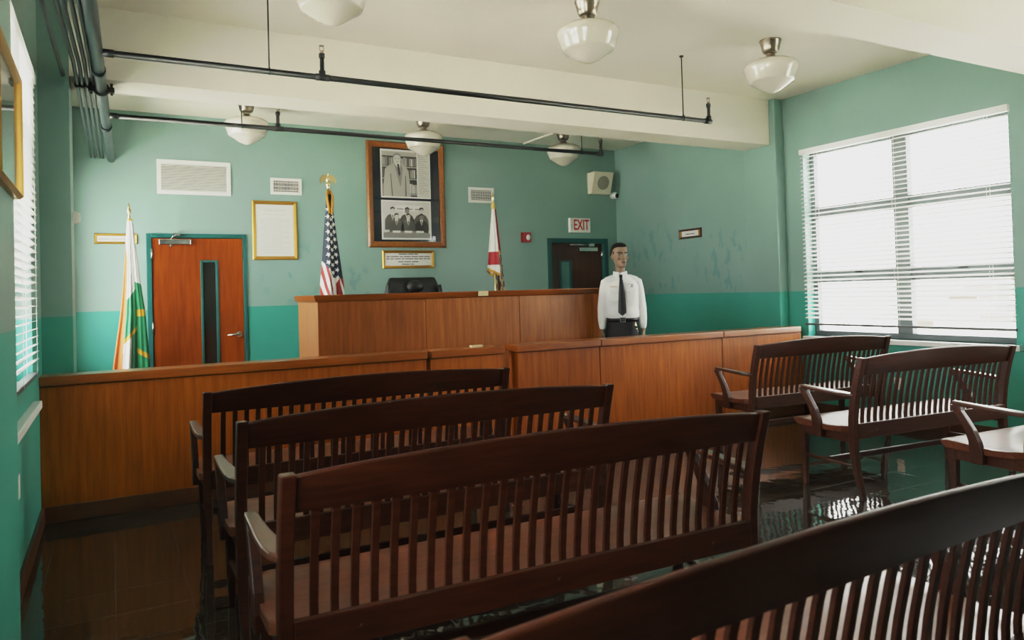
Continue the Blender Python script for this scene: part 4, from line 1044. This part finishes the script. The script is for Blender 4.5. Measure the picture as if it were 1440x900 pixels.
b = new_bm(); tube(b, [(.118,-.112,1.02), (.122,-.118,.985), (.128,-.116,.955)], [.006,.010,.012], 8); tube(b, [(.128,-.116,.965), (.135,-.116,.925)], [.008,.004], 8); obj('key_clip', b, M_BRASS, bt)
for sx in (-1, 1):
    b = new_bm(); loft(b, [[(sx*.108+x*w_, y, z_) for x, z_ in ((-1,.0), (1,.0), (1,h*.6), (.5,h), (-.5,h), (-1,h*.6))] for y, w_, h in ((.075,.034,.06), (.06,.042,.09), (0,.046,.10), (-.08,.05,.065), (-.15,.048,.05), (-.19,.034,.038), (-.205,.015,.02))]); obj('shoe', b, M_BELT, man)

# ------------------------------------------------------------------ light
W = bpy.data.worlds.new('World'); S.world = W; W.use_nodes = True
bg = W.node_tree.nodes['Background']; bg.inputs[0].default_value = (1, .97, .91, 1); bg.inputs[1].default_value = 21.5/5
def portal(x, y0, y1, z0, z1, sgn):
    l = bpy.data.lights.new('window_portal', 'AREA'); l.shape = 'RECTANGLE'; l.size = z1-z0; l.size_y = y1-y0; l.cycles.is_portal = True
    o = bpy.data.objects.new('window_portal', l); C.objects.link(o); o.location = (x, (y0+y1)/2, (z0+z1)/2)
    o.rotation_euler = (0, math.radians(90)*sgn, 0)   # -Z of the lamp points into the room
for y0, y1, z0, z1 in RW: portal(XR+.21, y0, y1, z0, z1, 1)
for y0, y1, z0, z1 in LW: portal(XL-.21, y0, y1, z0, z1, -1)
for y0, y1, z0, z1 in LN: portal(XN-.33, y0, y1, z0, z1, -1)

bounce_sun = bpy.data.lights.new('bounce_sun', 'SUN'); bounce_sun.energy = 118/5; bounce_sun.color = (1, .92, .80); bounce_sun.angle = .009
so = bpy.data.objects.new('bounce_sun', bounce_sun); C.objects.link(so); so.rotation_euler = (math.radians(-38), 0, 0); so.location = (12, 20, 12)   # added for ground bounce to ceiling; runs along the window walls, never through them

# ------------------------------------------------------------------ camera
F, YAW, PIT, ROLL, H, CX, CY = 1038.77, math.radians(28.3117), math.radians(.9635), math.radians(1.6215), 1.3481, 713.97, 394.07
right = Vector((math.cos(YAW), -math.sin(YAW), 0)); fwd = Vector((math.sin(YAW)*math.cos(PIT), math.cos(YAW)*math.cos(PIT), math.sin(PIT)))
up = Vector((-math.sin(YAW)*math.sin(PIT), -math.cos(YAW)*math.sin(PIT), math.cos(PIT)))
c, s = math.cos(ROLL), math.sin(ROLL)
er, eu = right*c - up*s, right*s + up*c
cam = bpy.data.cameras.new('camera'); co = bpy.data.objects.new('camera', cam); C.objects.link(co)
m3 = Matrix((er, eu, -fwd)).transposed(); co.matrix_world = Matrix.Translation((0,0,H)) @ m3.to_4x4()
cam.sensor_width = 36; cam.lens = F/1440*36; cam.shift_x = (720-CX)/1440; cam.shift_y = -(450-CY)/1440
cam.clip_start = .02; cam.clip_end = 200
cam.dof.use_dof = True; cam.dof.focus_distance = 5.0; cam.dof.aperture_fstop = 4.5
S.camera = co

# ------------------------------------------------------------------ colour management
vs = S.view_settings; vs.view_transform = 'Standard'; vs.look = 'None'; vs.exposure = 0; vs.gamma = 1
S.cycles.max_bounces = 10; S.cycles.diffuse_bounces = 6; S.cycles.glossy_bounces = 4; S.cycles.transparent_max_bounces = 16; S.cycles.caustics_reflective = False
S.cycles.sample_clamp_indirect = 6
vs.use_curve_mapping = True
cm = vs.curve_mapping; cm.use_clip = False; cm.extend = 'HORIZONTAL'
cv = cm.curves[3]
K = 5.0   # the lamps are dimmed by K so that the curve's 0..1 range spans the whole brightness range of the scene
cv.points[0].location = (0, .0012); cv.points[1].location = (1.0, .83); cm.update()
for x, y in ((.05, .045), (.18, .195), (.45, .45), (1.0, .68), (2.0, .78)): cv.points.new(x/K, y)
for p_ in cv.points: p_.handle_type = 'AUTO_CLAMPED'
cm.update()
